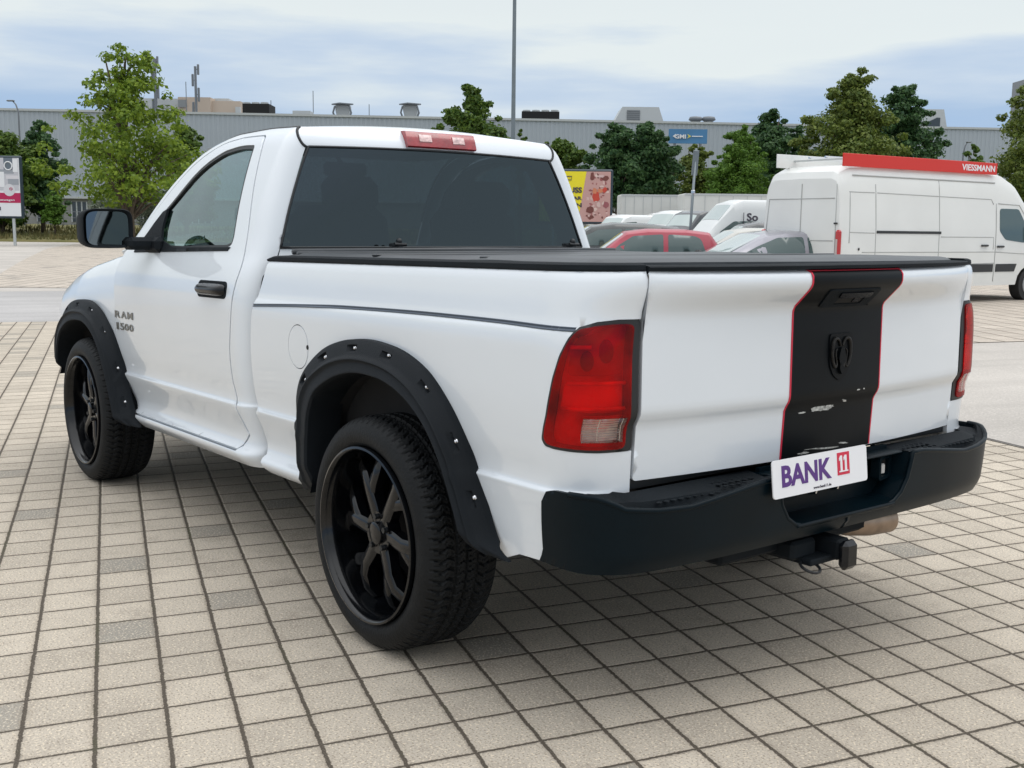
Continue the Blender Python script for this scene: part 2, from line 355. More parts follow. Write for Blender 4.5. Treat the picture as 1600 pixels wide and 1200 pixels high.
# ---- bed sides
LIGHT = [(-.0935, 1.157), (-.03, 1.158), (.03, 1.152), (.078, 1.138), (.10, 1.11), (.128, 1.06), (.148, 1.0), (.163, .93), (.176, .86), (.183, .825), (.172, .808), (.14, .803), (.08, .799), (0, .795), (-.0935, .793)]
bed_front = [(1.951, 1.288), (1.961, 1.217), (2.000, 1.111), (2.020, 1.036), (2.030, .90), (2.027, .749), (2.016, .70), (1.994, .608), (1.984, .503), (1.942, .430)]
def mk_bed(s):
    o = [(-.0935, 1.286)]+[(x, z) for x, z in catmull(bed_front, 3)]+[(p[0], p[1]) for p in rarch]+[(.30, .468), (.205, .472), (.185, .480), (.172, .66), (.12, .668), (-.0935, .668), (-.0935, .793)]+LIGHT[::-1][1:]
    return panel('bed_side', o, [[(1.608+.082*math.cos(a), .972+.084*math.sin(a)) for a in np.linspace(0, 2*math.pi, 40)[:-1]]], mir(BED, s), M['paint'], truck, flip=(s > 0), sp=.022, depth=.02, rows=CREASE)
beds = side_pair(mk_bed)
def mk_fuel(s): return panel('fuel_door', [(1.608+.0785*math.cos(a), .972+.0805*math.sin(a)) for a in np.linspace(0, 2*math.pi, 48)[:-1]], [], mir(BED, s), M['paint'], beds[0], flip=s > 0, sp=.02, depth=.014, lift=.0005)
mk_fuel(1)
mk('fuel_door_recess', *(lambda a: (a.V, a.F))(MB().tube([(1.608, .955, .972), (1.608, .985, .972)], .088, 32)), M['dark'], beds[0])
mb = MB(); mb.tube([(1.532, .999, .975), (1.532, 1.004, .975)], .009, 12); mb.build('fuel_door_latch', M['dark'], beds[0])
# seal the right-hand opening too
mk('fuel_blank', *(lambda a: (a.V, a.F))(MB().tube([(1.608, -.975, .972), (1.608, -.999, .972)], .083, 32)), M['paint'], beds[1])
for s, b in ((1, beds[0]), (-1, beds[1])):
    xs = np.linspace(.085, 1.998, 60); zz = pchip([.08, .4, .76, 1.25, 1.6, 2.0], [1.1315, 1.1385, 1.1405, 1.136, 1.126, 1.1095])(xs)
    G = []
    for k, (dz, lf) in enumerate(((-.0062, .0), (-.0052, .0035), (-.002, .0035), (-.0008, .0008), (.0022, .0008), (.003, .003), (.0052, .003), (.006, 0))):
        P = BED(xs, zz+dz); P[:, 1] += lf; P[:, 1] *= s; G.append(P)
    grid_mesh('side_stripe', np.array(G).transpose(1, 0, 2), M['stripe'], b)
M['upcham'] = mat('upper_reflector', (.26, .020, .045), .3, bump=.6, bscale=22, var=.4, vscale=9); M['lowcham'] = mat('lower_reflector', (.95, .16, .12), .25, bump=.5, bscale=30)
# ---- tail lights
def OFF(fn, d, cx=.5):
    def g(u, v):
        h = 1e-3; P = fn(u, v); n = np.cross(fn(u+h, v)-fn(u-h, v), fn(u, v+h)-fn(u, v-h)); n /= np.linalg.norm(n, axis=1)[:, None]+1e-12
        c = P-np.array([cx, 0, 1.]); sg = np.sign((n*(c*[1, 1, 0])).sum(1)); sg[sg == 0] = 1
        return P+n*sg[:, None]*d
    return g
M['lens_red_body'] = mat('red_reflector_bowl', (.80, .30, .28), .3, bump=.7, bscale=26, var=.35, vscale=14)
for s in (1, -1):
    f = mir(BED, s); fl = s > 0
    L0 = [(u, z) for u, z in LIGHT]; c = np.mean(L0, 0)
    hs = panel('tail_light', roundpoly(shrink(L0, c, .985), .012), [], OFF(f, -.045), M['lens_red_body'], truck, flip=fl, sp=.03, depth=.01)
    panel('upper_chamber', [(u, z) for u, z in roundpoly([(-.075, 1.005), (-.075, 1.142), (.06, 1.130), (.10, 1.085), (.118, 1.005)], .02)], [], OFF(f, -.030), M['upcham'], hs, flip=fl, sp=.03, depth=.012)
    panel('lower_chamber', roundpoly([(-.072, .905), (-.072, .985), (.125, .985), (.145, .905)], .015), [], OFF(f, -.030), M['lowcham'], hs, flip=fl, sp=.03, depth=.012)
    hs['label'] = ('wrap-around red tail light beside the wheel flare with clear reversing lens' if s > 0 else 'far red tail light seen nearly edge-on')
    ins = [(u+(c[0]-u)*.105, z+(c[1]-z)*.060) for u, z in L0]
    brd = panel('lamp_border', roundpoly(shrink(L0, c, .992), .012), [roundpoly(shrink(ins, c, .985), .02)], OFF(f, .002), M['trim'], hs, flip=fl, sp=.02, depth=.03)
    rv = [(-.068, .893), (.052, .895), (.052, .826), (-.068, .823)]
    panel('red_lens', roundpoly(ins, .02), [rv], OFF(f, .006), M['lens'], hs, flip=fl, sp=.025, depth=.02)
    panel('reversing_lens', shrink(rv, (-.008, .858), .985), [], OFF(f, .007), M['lens_clear'], hs, flip=fl, sp=.02, depth=.018)
    panel('reversing_bowl', rv, [], OFF(f, -.02), M['bowl'], hs, flip=fl, sp=.02, depth=.0)
    mb = MB()
    for k in range(10):
        z = .828+k*.0068; P = OFF(f, -.004)(np.linspace(-.064, .048, 12), np.full(12, z)); mb.tube(P, .0009, 4)
    for uu in (-.066, .0, .049):
        P = OFF(f, -.004)(np.full(6, uu), np.linspace(.825, .889, 6)); mb.tube(P, .0016, 5)
    mb.build('reversing_grille', M['chrome'], hs)
    for (uu, zz, r) in ((.042, 1.045, .024), (-.022, 1.072, .028)):
        P = OFF(f, -.034)(np.array([uu]), np.array([zz]))[0]; MB().sphere(P, (r*.8, r*.8, r*1.2)).build('bulb_socket', M['dark'], hs, True)
    for (u0, u1, z) in ((-.08, .11, .985), (-.08, .13, .915), (.03, .10, 1.085)):
        P = OFF(f, -.02)(np.linspace(u0, u1, 10), np.full(10, z)); MB().tube(P, .006, 6).build('reflector_step', M['lens_red_body'], hs, True)
# ---- tailgate
def TGf(y, z):
    y = np.asarray(y, float); z = np.asarray(z, float); return np.stack([TG(y, z), y, z], 1)
tgo = [(-.789, .706), (.789, .706), (.787, 1.286), (-.787, 1.286)]
# window in the tailgate for the latch handle
tg = panel('tailgate', roundpoly(tgo, .012), [], TGf, M['paint'], truck, flip=True, sp=.016, depth=.03)
def offTG(d):
    def g(y, z):
        h = 1e-3; P = TGf(y, z); n = np.cross(TGf(y+h, z)-TGf(y-h, z), TGf(y, z+h)-TGf(y, z-h)); n /= np.linalg.norm(n, axis=1)[:, None]; n *= np.sign(-n[:, :1]); return P+n*d
    return g
panel('centre_stripe', [(-.222, .708), (.222, .708), (.222, 1.2855), (-.222, 1.2855)], [], offTG(.0018), M['wrap'], tg, flip=True, sp=.014, depth=.002)
for sg in (1, -1):
    a, b = sorted((sg*.222, sg*.2275)); panel('pinstripe', [(a, .708), (b, .708), (b, 1.2855), (a, 1.2855)], [], offTG(.0022), M['red'], tg, flip=True, sp=.01, depth=.002)
panel('pinstripe', [(-.2275, 1.2795), (.2275, 1.2795), (.2275, 1.2865), (-.2275, 1.2865)], [], offTG(.0026), M['red'], tg, flip=True, sp=.012, depth=.002)
# latch handle in the sloping band
hb = panel('tailgate_handle', roundpoly([(-.125, 1.168), (.115, 1.168), (.135, 1.226), (-.125, 1.226)], .012), [roundpoly([(-.075, 1.180), (.058, 1.180), (.058, 1.205), (-.075, 1.205)], .005)], offTG(.006), M['black_plastic'], tg, flip=True, sp=.012, depth=.006)
panel('handle_slot', [(-.075, 1.180), (.058, 1.180), (.058, 1.205), (-.075, 1.205)], [], offTG(.0024), M['dark'], hb, flip=True, sp=.012, depth=0)
panel('handle_grip', roundpoly([(-.085, 1.203), (.068, 1.203), (.075, 1.219), (-.090, 1.219)], .005), [], offTG(.011), M['black_gloss'], hb, flip=True, sp=.012, depth=.006)
panel('key_lock', roundpoly([(-.058, 1.184), (-.025, 1.184), (-.025, 1.199), (-.058, 1.199)], .004), [], offTG(.005), M['black_gloss'], hb, flip=True, sp=.012, depth=.003)
# shield emblem with a horned head in relief
M['emb'] = mat('emblem_black', (.003, .004, .005), .4, spec=.12); M['emb2'] = mat('emblem_worn', (.016, .015, .014), .4, spec=.2, var=.6, vscale=40)
sh0 = [(-.072, 1.095), (.066, 1.095), (.068, 1.06), (.064, .985), (.040, .945), (0, .922), (-.042, .945), (-.066, .985), (-.072, 1.06)]
kE = lambda L: [(x*.82-.002, 1.02+(z-1.02)*.86) for x, z in L]
em = panel('emblem', roundpoly(kE(sh0), .012), [], offTG(.006), M['emb'], tg, flip=True, sp=.014, depth=.006)
panel('emblem_face', roundpoly(kE([(-.010, 1.045), (.010, 1.045), (.021, 1.01), (.013, .965), (0, .945), (-.013, .965), (-.021, 1.01)]), .006), [], offTG(.015), M['emb'], em, flip=True, sp=.01, depth=.008)
for sg in (1, -1):
    P = [(.006, 1.050), (.018, 1.072), (.038, 1.078), (.052, 1.062), (.056, 1.030), (.050, .998), (.036, .975), (.026, .985), (.031, 1.005), (.034, 1.030), (.026, 1.040)]
    P = np.array(kE([(sg*x, z) for x, z in P])); Q = catmull(P, 4); Q = np.array(Q); X = offTG(.009)(Q[:, 0], Q[:, 1])
    MB().tube(X, np.interp(np.linspace(0, 1, len(X)), [0, .25, 1], [.003, .0062, .002]), 8).build('emblem_horn', M['emb2'], em, True)
# scrapes in the wrap
rs = random.Random(5)
def scrape(cy, cz, w, h, n=14, tilt=0.):
    a = np.linspace(0, 2*math.pi, n+1)[:-1]; P = []
    for t in a:
        k = rs.uniform(.55, 1.1); P.append((cy+w*math.cos(t)*k, cz+h*math.sin(t)*k+tilt*math.cos(t)*w))
    return P
M['scrape'] = mat('bare_scrape', (.40, .40, .38), .6, var=.6, vscale=70)
for (cy, cz, w, h, t) in ((.055, .851, .052, .009, .03), (.012, .856, .028, .006, .1), (.145, .846, .018, .0035, 0), (.09, .848, .012, .003, 0), (-.06, .868, .02, .004, .3), (.03, .722, .09, .0035, .05), (.12, .717, .03, .004, 0), (-.08, .728, .03, .0025, .1), (-.11, .900, .008, .003, 0), (-.14, .901, .005, .0025, 0)):
    panel('scrape', scrape(cy, cz, w, h, 16, t), [], offTG(.0030), M['scrape'], tg, flip=True, sp=.008, depth=.001)
# black cap along the tailgate's top edge
G = []
for y in np.linspace(-.785, .785, 60):
    xb = float(TG(np.array([y]), np.array([1.25]))[0]); G.append([(xb+.012, y, 1.2845), (xb+.002, y, 1.287), (xb+.001, y, 1.296), (xb+.010, y, 1.300), (xb+.09, y, 1.302), (xb+.095, y, 1.285)])
grid_mesh('top_cap', G, M['black_plastic'], tg, auto=40, capends=True)
# ---- rail caps, cover
def mk_rail(s):
    G = []
    for u in np.r_[np.linspace(-.09, .2, 24), np.linspace(.23, 1.965, 50)]:
        P = BED(np.array([u]), np.array([1.284]))[0]; Q = BED(np.array([u+.01]), np.array([1.284]))[0]; t = Q-P; t /= np.linalg.norm(t); n = np.array([-t[1], t[0], 0]); n = n if n[1] >= 0 or u < .2 and n[0] < 0 else -n
        k = min(1, (1.965-u)/.06+.25)
        G.append([(P-n*d_+np.array([0, 0, z]))*[1, s, 1] for d_, z in ((.002, .0), (-.003, .006), (-.001, .006+.012*k), (.010, .006+.017*k), (.055, .007+.017*k), (.060, -.01))])
    return grid_mesh('rail_cap', G, M['black_plastic'], truck, auto=40, capends=True, flip=s < 0)
side_pair(mk_rail)
rr = random.Random(3)
nx, ny = 90, 50; G = []
for i in range(nx):
    x = .10+1.805*i/(nx-1); row = []
    for j in range(ny):
        y = -.885+1.77*j/(ny-1); ed = min(1, min(.885-abs(y), x-.10, 1.905-x)/.04)
        xx = x-.155*max(0, 1-(abs(y)/.885)**2.4)*max(0, 1-(x-.1)/.6)
        z = 1.3055+.012*max(ed, 0)**.5+.003*math.sin(3.2*x+.5)*math.sin(2.5*y)+.0022*math.sin(9*x+3*y)*math.exp(-((.885-abs(y))/.25))
        row.append((xx, y, z))
    G.append(row)
G = [[(x, y, 1.300) for x, y, z in G[0]]]+G+[[(x, y, 1.300) for x, y, z in G[-1]]]
G = [[(r[0][0], r[0][1], 1.300)]+list(r)+[(r[-1][0], r[-1][1], 1.300)] for r in G]
cv = grid_mesh('tonneau_cover', G, M['cover'], truck, auto=60)
mb = MB()
for x in (.62, 1.27): mb.box((x, 0, 1.316), (.035, 1.74, .008), .003)
mb.build('cover_bow', M['cover'], cv)
mb = MB(); mb.tube([(1.90, -.87, 1.323), (1.905, 0, 1.327), (1.90, .87, 1.323)], .012, 10); mb.tube([(1.86, -.87, 1.314), (1.86, .87, 1.314)], .010, 8); mb.build('cover_roll', M['cover'], cv, True)
for y in (.33, -.66):
    mb = MB(); mb.box((1.98, y, 1.335), (.05, .035, .045), .008); mb.box((2.02, y, 1.348), (.05, .018, .018), .005); mb.sphere((1.97, y, 1.365), .014); mb.tube([(1.96, y-.03, 1.35), (1.96, y+.03, 1.352)], .008, 8); mb.build('cover_clamp', M['trim'], cv)
# bed box (inner, dark) and underbody
mb = MB()
mb.box((1.12, .9, .98), (1.6, .03, .55)); mb.box((1.12, -.9, .98), (1.6, .03, .55)); mb.box((1.05, 0, .73), (1.78, 1.6, .04)); mb.box((1.93, 0, .98), (.03, 1.8, .6)); mb.box((.10, 0, 1.0), (.03, 1.56, .55))
mb.build('bed_box', M['under'], truck)
mb = MB()
for s in (1, -1):
    mb.box((2.45, s*.42, .50), (4.7, .09, .16)); mb.box((2.75, s*.86, .475), (1.45, .10, .09)); mb.box((2.75, s*.62, .50), (1.5, .5, .04))
mb.box((2.8, 0, .53), (1.9, 1.7, .05)); mb.box((.08, 0, .50), (.10, 1.2, .14)); mb.box((4.3, 0, .45), (1.0, .9, .22)); mb.box((1.9, 0, .5), (.1, .9, .12))
mb.box((1.55, .45, .50), (.7, .35, .22), .04)
mb.tube([(AX, -.85, TR), (AX, .85, TR)], .045, 14); mb.sphere((AX, 0, TR), (.16, .14, .15)); mb.tube([(AX, 0, TR), (3.2, 0, .48)], .04, 12); mb.tube([(AX+WB, -.85, TR), (AX+WB, .85, TR)], .04, 12)
mb.build('chassis', M['under'], truck)
# spare wheel under the bed
grid_mesh('spare_wheel', revolve([(.1, 0), (.36, 0), (.38, .05), (.38, .15), (.36, .2), (.1, .2)], 48)[:, :, [0, 2, 1]]*[1, 1, 1]+np.array([.42, 0, .40]), M['rubber'], truck, closeu=True, auto=40)
def mk_well(cx):
    for s in (1, -1):
        G = []
        for a in np.linspace(rad(0), rad(180), 30):
            c, q = math.cos(a), math.sin(a); r = .50; G.append([(cx+r*c, s*.965, .44+r*q), (cx+r*c, s*.60, .44+r*q), (cx+r*.2*c, s*.60, .44+r*.2*q)])
        grid_mesh('wheel_well', G, M['under'], truck, flip=s < 0)
mk_well(1.0); mk_well(4.12)

# ---- cab surface: u = x (wraps at the rear corner), v = height parameter
CY = pchip([.38, .42, .450, .472, .488, .503, .54, .60, .672, .682, .688, .70, .80, .95, 1.08, 1.13, 1.20, 1.25, 1.31, 1.34, 1.50, 1.65, 1.76, 1.80, 1.84, 1.87, 1.885],
           [.940, .958, .990, 1.000, .990, .965, .958, .972, .996, .998, .986, .984, .995, 1.003, 1.004, 1.002, .990, .972, .945, .934, .880, .820, .768, .746, .717, .692, .678])
CZ = pchip([.38, 1.31, 1.5, 1.70, 1.76, 1.80, 1.84, 1.87, 1.885], [.38, 1.31, 1.5, 1.70, 1.76, 1.798, 1.828, 1.845, 1.850])
vv = np.linspace(1.0, 1.885, 900); _cz = CZ(vv)
def CZinv(z): return np.interp(z, _cz, vv)
ZR = pchip([2.1, 2.25, 2.5, 2.75, 2.95, 3.10, 3.30, 3.48, 3.62, 3.72, 3.8], [1.842, 1.848, 1.857, 1.856, 1.838, 1.803, 1.703, 1.567, 1.435, 1.335, 1.32])
MY = pchip([2.1, 2.95, 3.10, 3.30, 3.48, 3.66, 3.72, 3.8], [1, .985, .92, .76, .55, .33, .27, .25])
XR = lambda v: np.interp(v, [.4, 1.0, 1.28, 1.34, 1.77, 1.83, 1.885], [2.075, 2.085, 2.092, 2.098, 2.158, 2.172, 2.19])
def CAB(u, v):
    u = np.asarray(u, float); v = np.asarray(v, float)
    xe = np.maximum(u, 2.2); k = (ZR(xe)-1.31)/.54; m = MY(xe)
    z = np.where(v > 1.31, 1.31+(CZ(v)-1.31)*k, CZ(v)); Y = CY(v); Y = np.where(v > 1.31, .945-(.945-Y)*m, Y)
    xr = XR(v); th = np.clip((2.2-u)/.17, 0, 1)*math.pi/2; yc = Y-.085; ex = 2/2.2
    x = np.where(u > 2.2, u, xr+(2.2-xr)*(1-np.sin(th)**ex)); y = np.where(u > 2.2, Y, yc+.085*np.maximum(np.cos(th), 0)**ex)
    y = y-np.clip(2.03-u, 0, None)
    return np.stack([x, y, z], 1)
def V(x, z):  # height parameter of a point at side position x and real height z
    k = (float(ZR(max(x, 2.2)))-1.31)/.54; return float(CZinv(1.31+(z-1.31)/max(k, .02))) if z > 1.31 else z
P_ = lambda L: [(x, V(x, z)) for x, z in L]
door_rear = [(2.425, 1.822), (2.385, 1.79), (2.30, 1.59), (2.237, 1.449), (2.193, 1.31), (2.180, 1.225), (2.212, 1.06), (2.232, .956), (2.242, .874), (2.236, .78), (2.214, .687), (2.178, .57), (2.178, .548), (2.228, .486)]
door_top = [(2.65, 1.829), (2.863, 1.811), (3.04, 1.762), (3.22, 1.672), (3.38, 1.555), (3.50, 1.455), (3.60, 1.365), (3.66, 1.312)]
door_front = [(3.70, 1.22), (3.69, 1.05), (3.70, .886), (3.705, .70), (3.62, .62), (3.50, .486)]
glass_o = [(2.462, 1.779), (2.587, 1.785), (2.70, 1.779), (2.81, 1.764), (3.0, 1.703), (3.17, 1.58), (3.35, 1.455), (3.50, 1.34), (3.50, 1.325), (2.875, 1.330), (2.40, 1.337), (2.352, 1.350), (2.350, 1.38)]
gap = .0045
def inset(P, d):
    P = [np.array(p) for p in P]; m = len(P); ar = sum(P[i-1][0]*P[i][1]-P[i][0]*P[i-1][1] for i in range(m)); sg = 1 if ar > 0 else -1; o = []
    for i in range(m):
        t = P[(i+1) % m]-P[i-1]; t /= np.linalg.norm(t)+1e-9; o.append(tuple(P[i]+sg*np.array([-t[1], t[0]])*d))
    return o
door_loop = P_(catmull(door_rear[::-1], 3)+catmull(door_top, 3)+catmull(door_front, 2))
glass_loop = P_(roundpoly(catmull(glass_o[:7], 3)+glass_o[7:], .02, 4))
def ditch_uv(n=24):
    a = [(x, 1.885) for x in np.linspace(3.72, 2.20, 60)]; b = catmull([(2.20, 1.885), (2.175, 1.876), (2.13, 1.845), (2.08, 1.805), (2.045, 1.778), (2.02, 1.765)], 4); return a+b[1:]
def mk_cab(s):
    front = [(3.72, 1.885), (3.73, 1.31)]
    dl = inset(door_loop, -gap)
    # C-shaped frame round the door opening
    o = [(x, v) for x, v in ditch_uv()]+[(2.012, 1.60), (2.010, 1.335), (2.012, 1.285), (2.045, 1.22), (2.045, .50), (2.06, .42), (3.44, .42), (3.475, .482)]
    i0 = min(range(len(dl)), key=lambda i: (dl[i][0]-3.50)**2+(dl[i][1]-.48)**2); j0 = min(range(len(dl)), key=lambda i: (dl[i][0]-3.665)**2+(dl[i][1]-V(3.665, 1.33))**2*.2)
    seq = []; i = 0
    # door_loop runs bottom-rear -> up -> forward -> front: start at bottom rear
    for i in range(0, j0): seq.append(dl[i])
    o += [(3.44, .4825)]+seq+[(3.69, V(3.69, 1.315)), (3.725, 1.31), (3.725, 1.6)]
    return panel('cab', o, [], mir(CAB, s), M['paint'], truck, flip=(s > 0), sp=.022, depth=.018, rows=CREASE)
cabs = side_pair(mk_cab)
def mk_door(s):
    d = panel('door', inset(door_loop, gap), [inset(glass_loop, -.004)], mir(CAB, s), M['paint'], truck, flip=(s > 0), sp=.022, depth=.02, rows=CREASE)
    wg = panel('door_window', inset(glass_loop, .002), [], OFF(mir(CAB, s), -.012, 2.9), M['glass_side'], d, flip=(s > 0), sp=.05, depth=0)
    gl = glass_loop
    panel('window_seal', inset(gl, -.003), [inset(gl, .012)], OFF(mir(CAB, s), -.003, 2.9), M['trim'], d, flip=(s > 0), sp=.015, depth=.012)
    # black mirror sail in the front corner of the window
    sail = P_([(3.52, 1.318), (3.50, 1.342), (3.36, 1.452), (3.29, 1.506), (3.235, 1.52), (3.22, 1.42), (3.19, 1.37), (3.02, 1.335), (2.90, 1.322)])
    panel('mirror_sail', sail, [], OFF(mir(CAB, s), .004, 2.9), M['black_plastic'], d, flip=(s > 0), sp=.03, depth=.012)
    panel('belt_trim', P_([(3.52, 1.318), (3.52, 1.306), (2.37, 1.322), (2.352, 1.338), (2.42, 1.336)]), [], OFF(mir(CAB, s), .004, 2.9), M['black_plastic'], d, flip=(s > 0), sp=.03, depth=.01)
    # handle
    x0, x1 = 2.275, 2.555; zc = 1.158
    G = []
    for x in np.linspace(x0, x1, 24):
        t = (x-x0)/(x1-x0); k = (1-abs(2*t-1)**4)**.5; yb = float(CY(zc)); w = .027*(.55+.45*k); h = .040*k+.004
        G.append([(x, s*(yb+h*math.sin(a)*.9+.002), zc+w*math.cos(a)) for a in np.linspace(0, math.pi, 9)])
    grid_mesh('door_handle', G, M['black_gloss'], d, flip=s < 0, auto=50)
    panel('handle_bezel', roundpoly([(2.26, 1.122), (2.57, 1.122), (2.57, 1.195), (2.26, 1.195)], .03), [], OFF(mir(CAB, s), .002, 2.9), M['black_plastic'], d, flip=(s > 0), sp=.02, depth=.003)
    if True:
        f3 = (lambda c: (lambda u, v: CAB(np.array([c-s*0-u if s > 0 else c+u]), np.array([v]))[0]*[1, s, 1]))
        for word, zc2, h, w in (('RAM', .988, .036, .285), ('1500', .927, .036, .275)):
            cw = w/len(word)
            for i_, ch in enumerate(word):
                xo = -w/2+cw*(i_+.5)
                text('badge_letter', ch, lambda u, v, zc2=zc2, xo=xo: f3(3.545)(u+xo, zc2+v), (0, s, 0), M['badge'], d, size=.05, bold=.0007, th=.004, fit=(cw*(.84 if ch != '1' else .45), h))
    return d
doors = side_pair(mk_door)
# dark liner behind the panel gaps
def mk_lin(s):
    o = P_([(2.21, 1.30), (2.21, .46), (3.38, .52), (3.66, .70), (3.66, 1.27), (3.0, 1.30)])
    return panel('inner_liner', o, [], OFF(mir(CAB, s), -.035, 2.9), M['paint_inner'], truck, flip=(s > 0), sp=.06, depth=0)
side_pair(mk_lin)
def mk_trim(s):
    o = P_([(2.04, 1.34), (2.05, 1.0), (3.66, 1.0), (3.66, 1.30), (3.45, 1.50), (3.25, 1.66), (3.0, 1.76), (2.7, 1.80), (2.05, 1.78), (2.04, 1.66)])
    return panel('inner_trim', o, [inset(glass_loop, .0)], OFF(mir(CAB, s), -.030, 2.9), M['dash'], truck, flip=(s > 0), sp=.05, depth=0)
side_pair(mk_trim)
# ---- roof between the ditches
DU = ditch_uv(); DD = CAB(np.array([p[0] for p in DU]), np.array([p[1] for p in DU]))
hd = [i for i, p in enumerate(DU) if p[0] <= 2.93]
D = DD[hd]; t = np.linspace(0, 1, len(D)); nb = 33
def across(P, b, crown, bow): return np.array([P[0]-bow*(1-b*b), (P[1]-.006)*b, P[2]+crown*(1-b*b)])
G = []
L_ = len(D)
for i, P in enumerate(D):
    r = max(0., (2.25-P[0])/.09); r = min(r, 1); cr_ = .034*(1-r)+.010*r+ .0; bw = .030*r if P[0] < 2.25 else 0
    if P[0] > 2.6: bw = -.05*(P[0]-2.6)/.33
    G.append([across(P, b, cr_, bw) for b in np.linspace(1, -1, nb)])
roof = grid_mesh('roof', G, M['paint'], truck, flip=True)
for s in (1, -1): MB().tube(DD[6:]*[1, s, 1]+[0, -s*.003, -.002], .0065, 8).build('roof_moulding', M['trim'], roof, True)
# windscreen
WI = [i for i, p in enumerate(DU) if 2.93 <= p[0] <= 3.71]; G = []
for i in WI:
    P = DD[i]; q = (P[0]-2.93)/.78; G.append([across(P, b, .034+.02*math.sin(q*3)*.5, -(.05+.06*q)) for b in np.linspace(1, -1, nb)])
grid_mesh('windscreen', G, M['glass_ws'], truck)
Gh = [[p+np.array([.0, 0, .004]) for p in G[-1]], [p+np.array([.004, 0, .006]) for p in G[-4 if len(G) > 4 else -1]]]
# rear window: from roof edge down to the bed
uvL = [(2.014, v) for v in np.linspace(1.765, 1.338, 20)]; ED = CAB(np.array([p[0] for p in uvL]), np.array([p[1] for p in uvL]))
def rear_grid(ED, off=0., k0=.030, k1=.030, shr=.0):
    G = []
    for i, P in enumerate(ED):
        q = i/(len(ED)-1); G.append([across(P, b*(1-shr), .010*(1-q), k0+(k1-k0)*q)+np.array([off, 0, 0]) for b in np.linspace(1, -1, nb)])
    return G
grid_mesh('rear_window', rear_grid(ED, -.002), M['glass_rear'], truck, flip=True)
fr = np.array(rear_grid(ED, -.0035)); mb = MB()
ring = [tuple(p) for p in fr[0]]+[tuple(p) for p in fr[:, -1]]+[tuple(p) for p in fr[-1][::-1]]+[tuple(p) for p in fr[::-1, 0]]
mb.tube(ring, .0055, 6, cap=False); mb.build('window_gasket', M['trim'], truck, True)
low = CAB(np.full(8, 2.012), np.linspace(1.338, 1.24, 8)); grid_mesh('rear_panel', rear_grid(low, 0, .030, .03), M['paint'], truck, flip=True)
# high brake light
def hb_pt(y, z): # on the roof's rear face
    q = (z-1.765)/.09; return np.array([2.158+.02*q+.012*q*q-.030*(1-(y/.68)**2)+.0, y, z+.010])
G = []
cb = MB(); ys = np.linspace(.188, -.182, 24)
top = []; bl = []
for y in ys: top.append(hb_pt(y, 1.846)); bl.append(hb_pt(y, 1.778))
def slab(y0, y1, z0, z1, dx, m, nm, par):
    G = []
    for y in np.linspace(y0, y1, 14):
        G.append([hb_pt(y, z0)+[.03, 0, 0], hb_pt(y, z0)+[-dx*.6, 0, 0], hb_pt(y, z0+.006)+[-dx, 0, 0], hb_pt(y, (z0+z1)/2)+[-dx, 0, 0], hb_pt(y, z1-.006)+[-dx, 0, 0], hb_pt(y, z1)+[-dx*.5, 0, .0], hb_pt(y, z1)+[.04, 0, 0]])
    return grid_mesh(nm, G, m, par, auto=50, capends=True)
M['cherry'] = mat('brake_lens_red', (.30, .004, .010), .12, coat=1, bump=.2, bscale=60, var=.25, vscale=22)
M['cargo'] = mat('cargo_lens', (.62, .42, .40), .18, coat=1, bump=.6, bscale=60, var=.4, vscale=40)
b3 = slab(.188, -.188, 1.772, 1.846, .020, M['cherry'], 'third_brake_light', truck)
slab(.123, .058, 1.794, 1.836, .0235, M['cargo'], 'cargo_lens', b3); slab(-.058, -.123, 1.792, 1.834, .0235, M['cargo'], 'cargo_lens', b3)

# ---- front fender, hood, nose
def FEN(x, v):
    x = np.asarray(x, float); v = np.asarray(v, float)
    zs = np.interp(x, [3.6, 3.75, 3.96, 4.3, 4.6, 4.81, 4.99, 5.1], [1.315, 1.305, 1.285, 1.240, 1.185, 1.120, 1.04, .96])
    z = np.where(v < .92, v, 0); y = CY(np.minimum(v, .92)); a = np.clip((v-.92)/.5, 0, 1)*math.pi/2
    z = np.where(v < .92, v, .92+(zs-.92)*np.sin(a)**.85); y = np.where(v < .92, y, .80+(y-.80)*np.maximum(np.cos(a), 0)**.62)
    y = y*np.interp(x, [3.5, 4.4, 4.8, 5.0, 5.12], [1, .995, .965, .92, .86])
    return np.stack([x, y, z], 1)
farch = catmull(shrink(F_OUT, (4.12, .42), .93), 3)
def mk_fen(s):
    o = [(3.7035, .72), (3.705, .886), (3.695, 1.05), (3.705, 1.25), (3.70, 1.42), (5.05, 1.42), (5.05, .60), (4.85, .56)]+farch[:-6]
    o = [(3.7035, 1.05), (3.70, 1.42), (5.05, 1.42), (5.05, .60), (4.80, .56)]+[p for p in farch if p[1] > .60 and p[0] > 3.71]+[(3.7035, .83)]
    return panel('front_fender', o, [], mir(FEN, s), M['paint'], truck, flip=(s > 0), sp=.03, depth=.02)
side_pair(mk_fen)
G = []
for x in np.linspace(3.70, 5.05, 30):
    z = float(np.interp(x, [3.6, 3.75, 3.96, 4.3, 4.6, 4.81, 4.99, 5.1], [1.315, 1.305, 1.285, 1.240, 1.185, 1.120, 1.04, .96])); k = float(np.interp(x, [3.5, 4.4, 4.8, 5.0, 5.12], [1, .995, .965, .92, .86]))
    G.append([(x+.05*(1-b*b), .795*k*b, z+.045*(1-b**4)+.012*math.exp(-((abs(b)-.55)/.12)**2)) for b in np.linspace(1, -1, 31)])
hood = grid_mesh('hood', G, M['paint'], truck, flip=True)
mb = MB(); mb.box((3.74, 0, 1.318), (.16, 1.5, .02), .005); mb.build('cowl', M['trim'], truck)
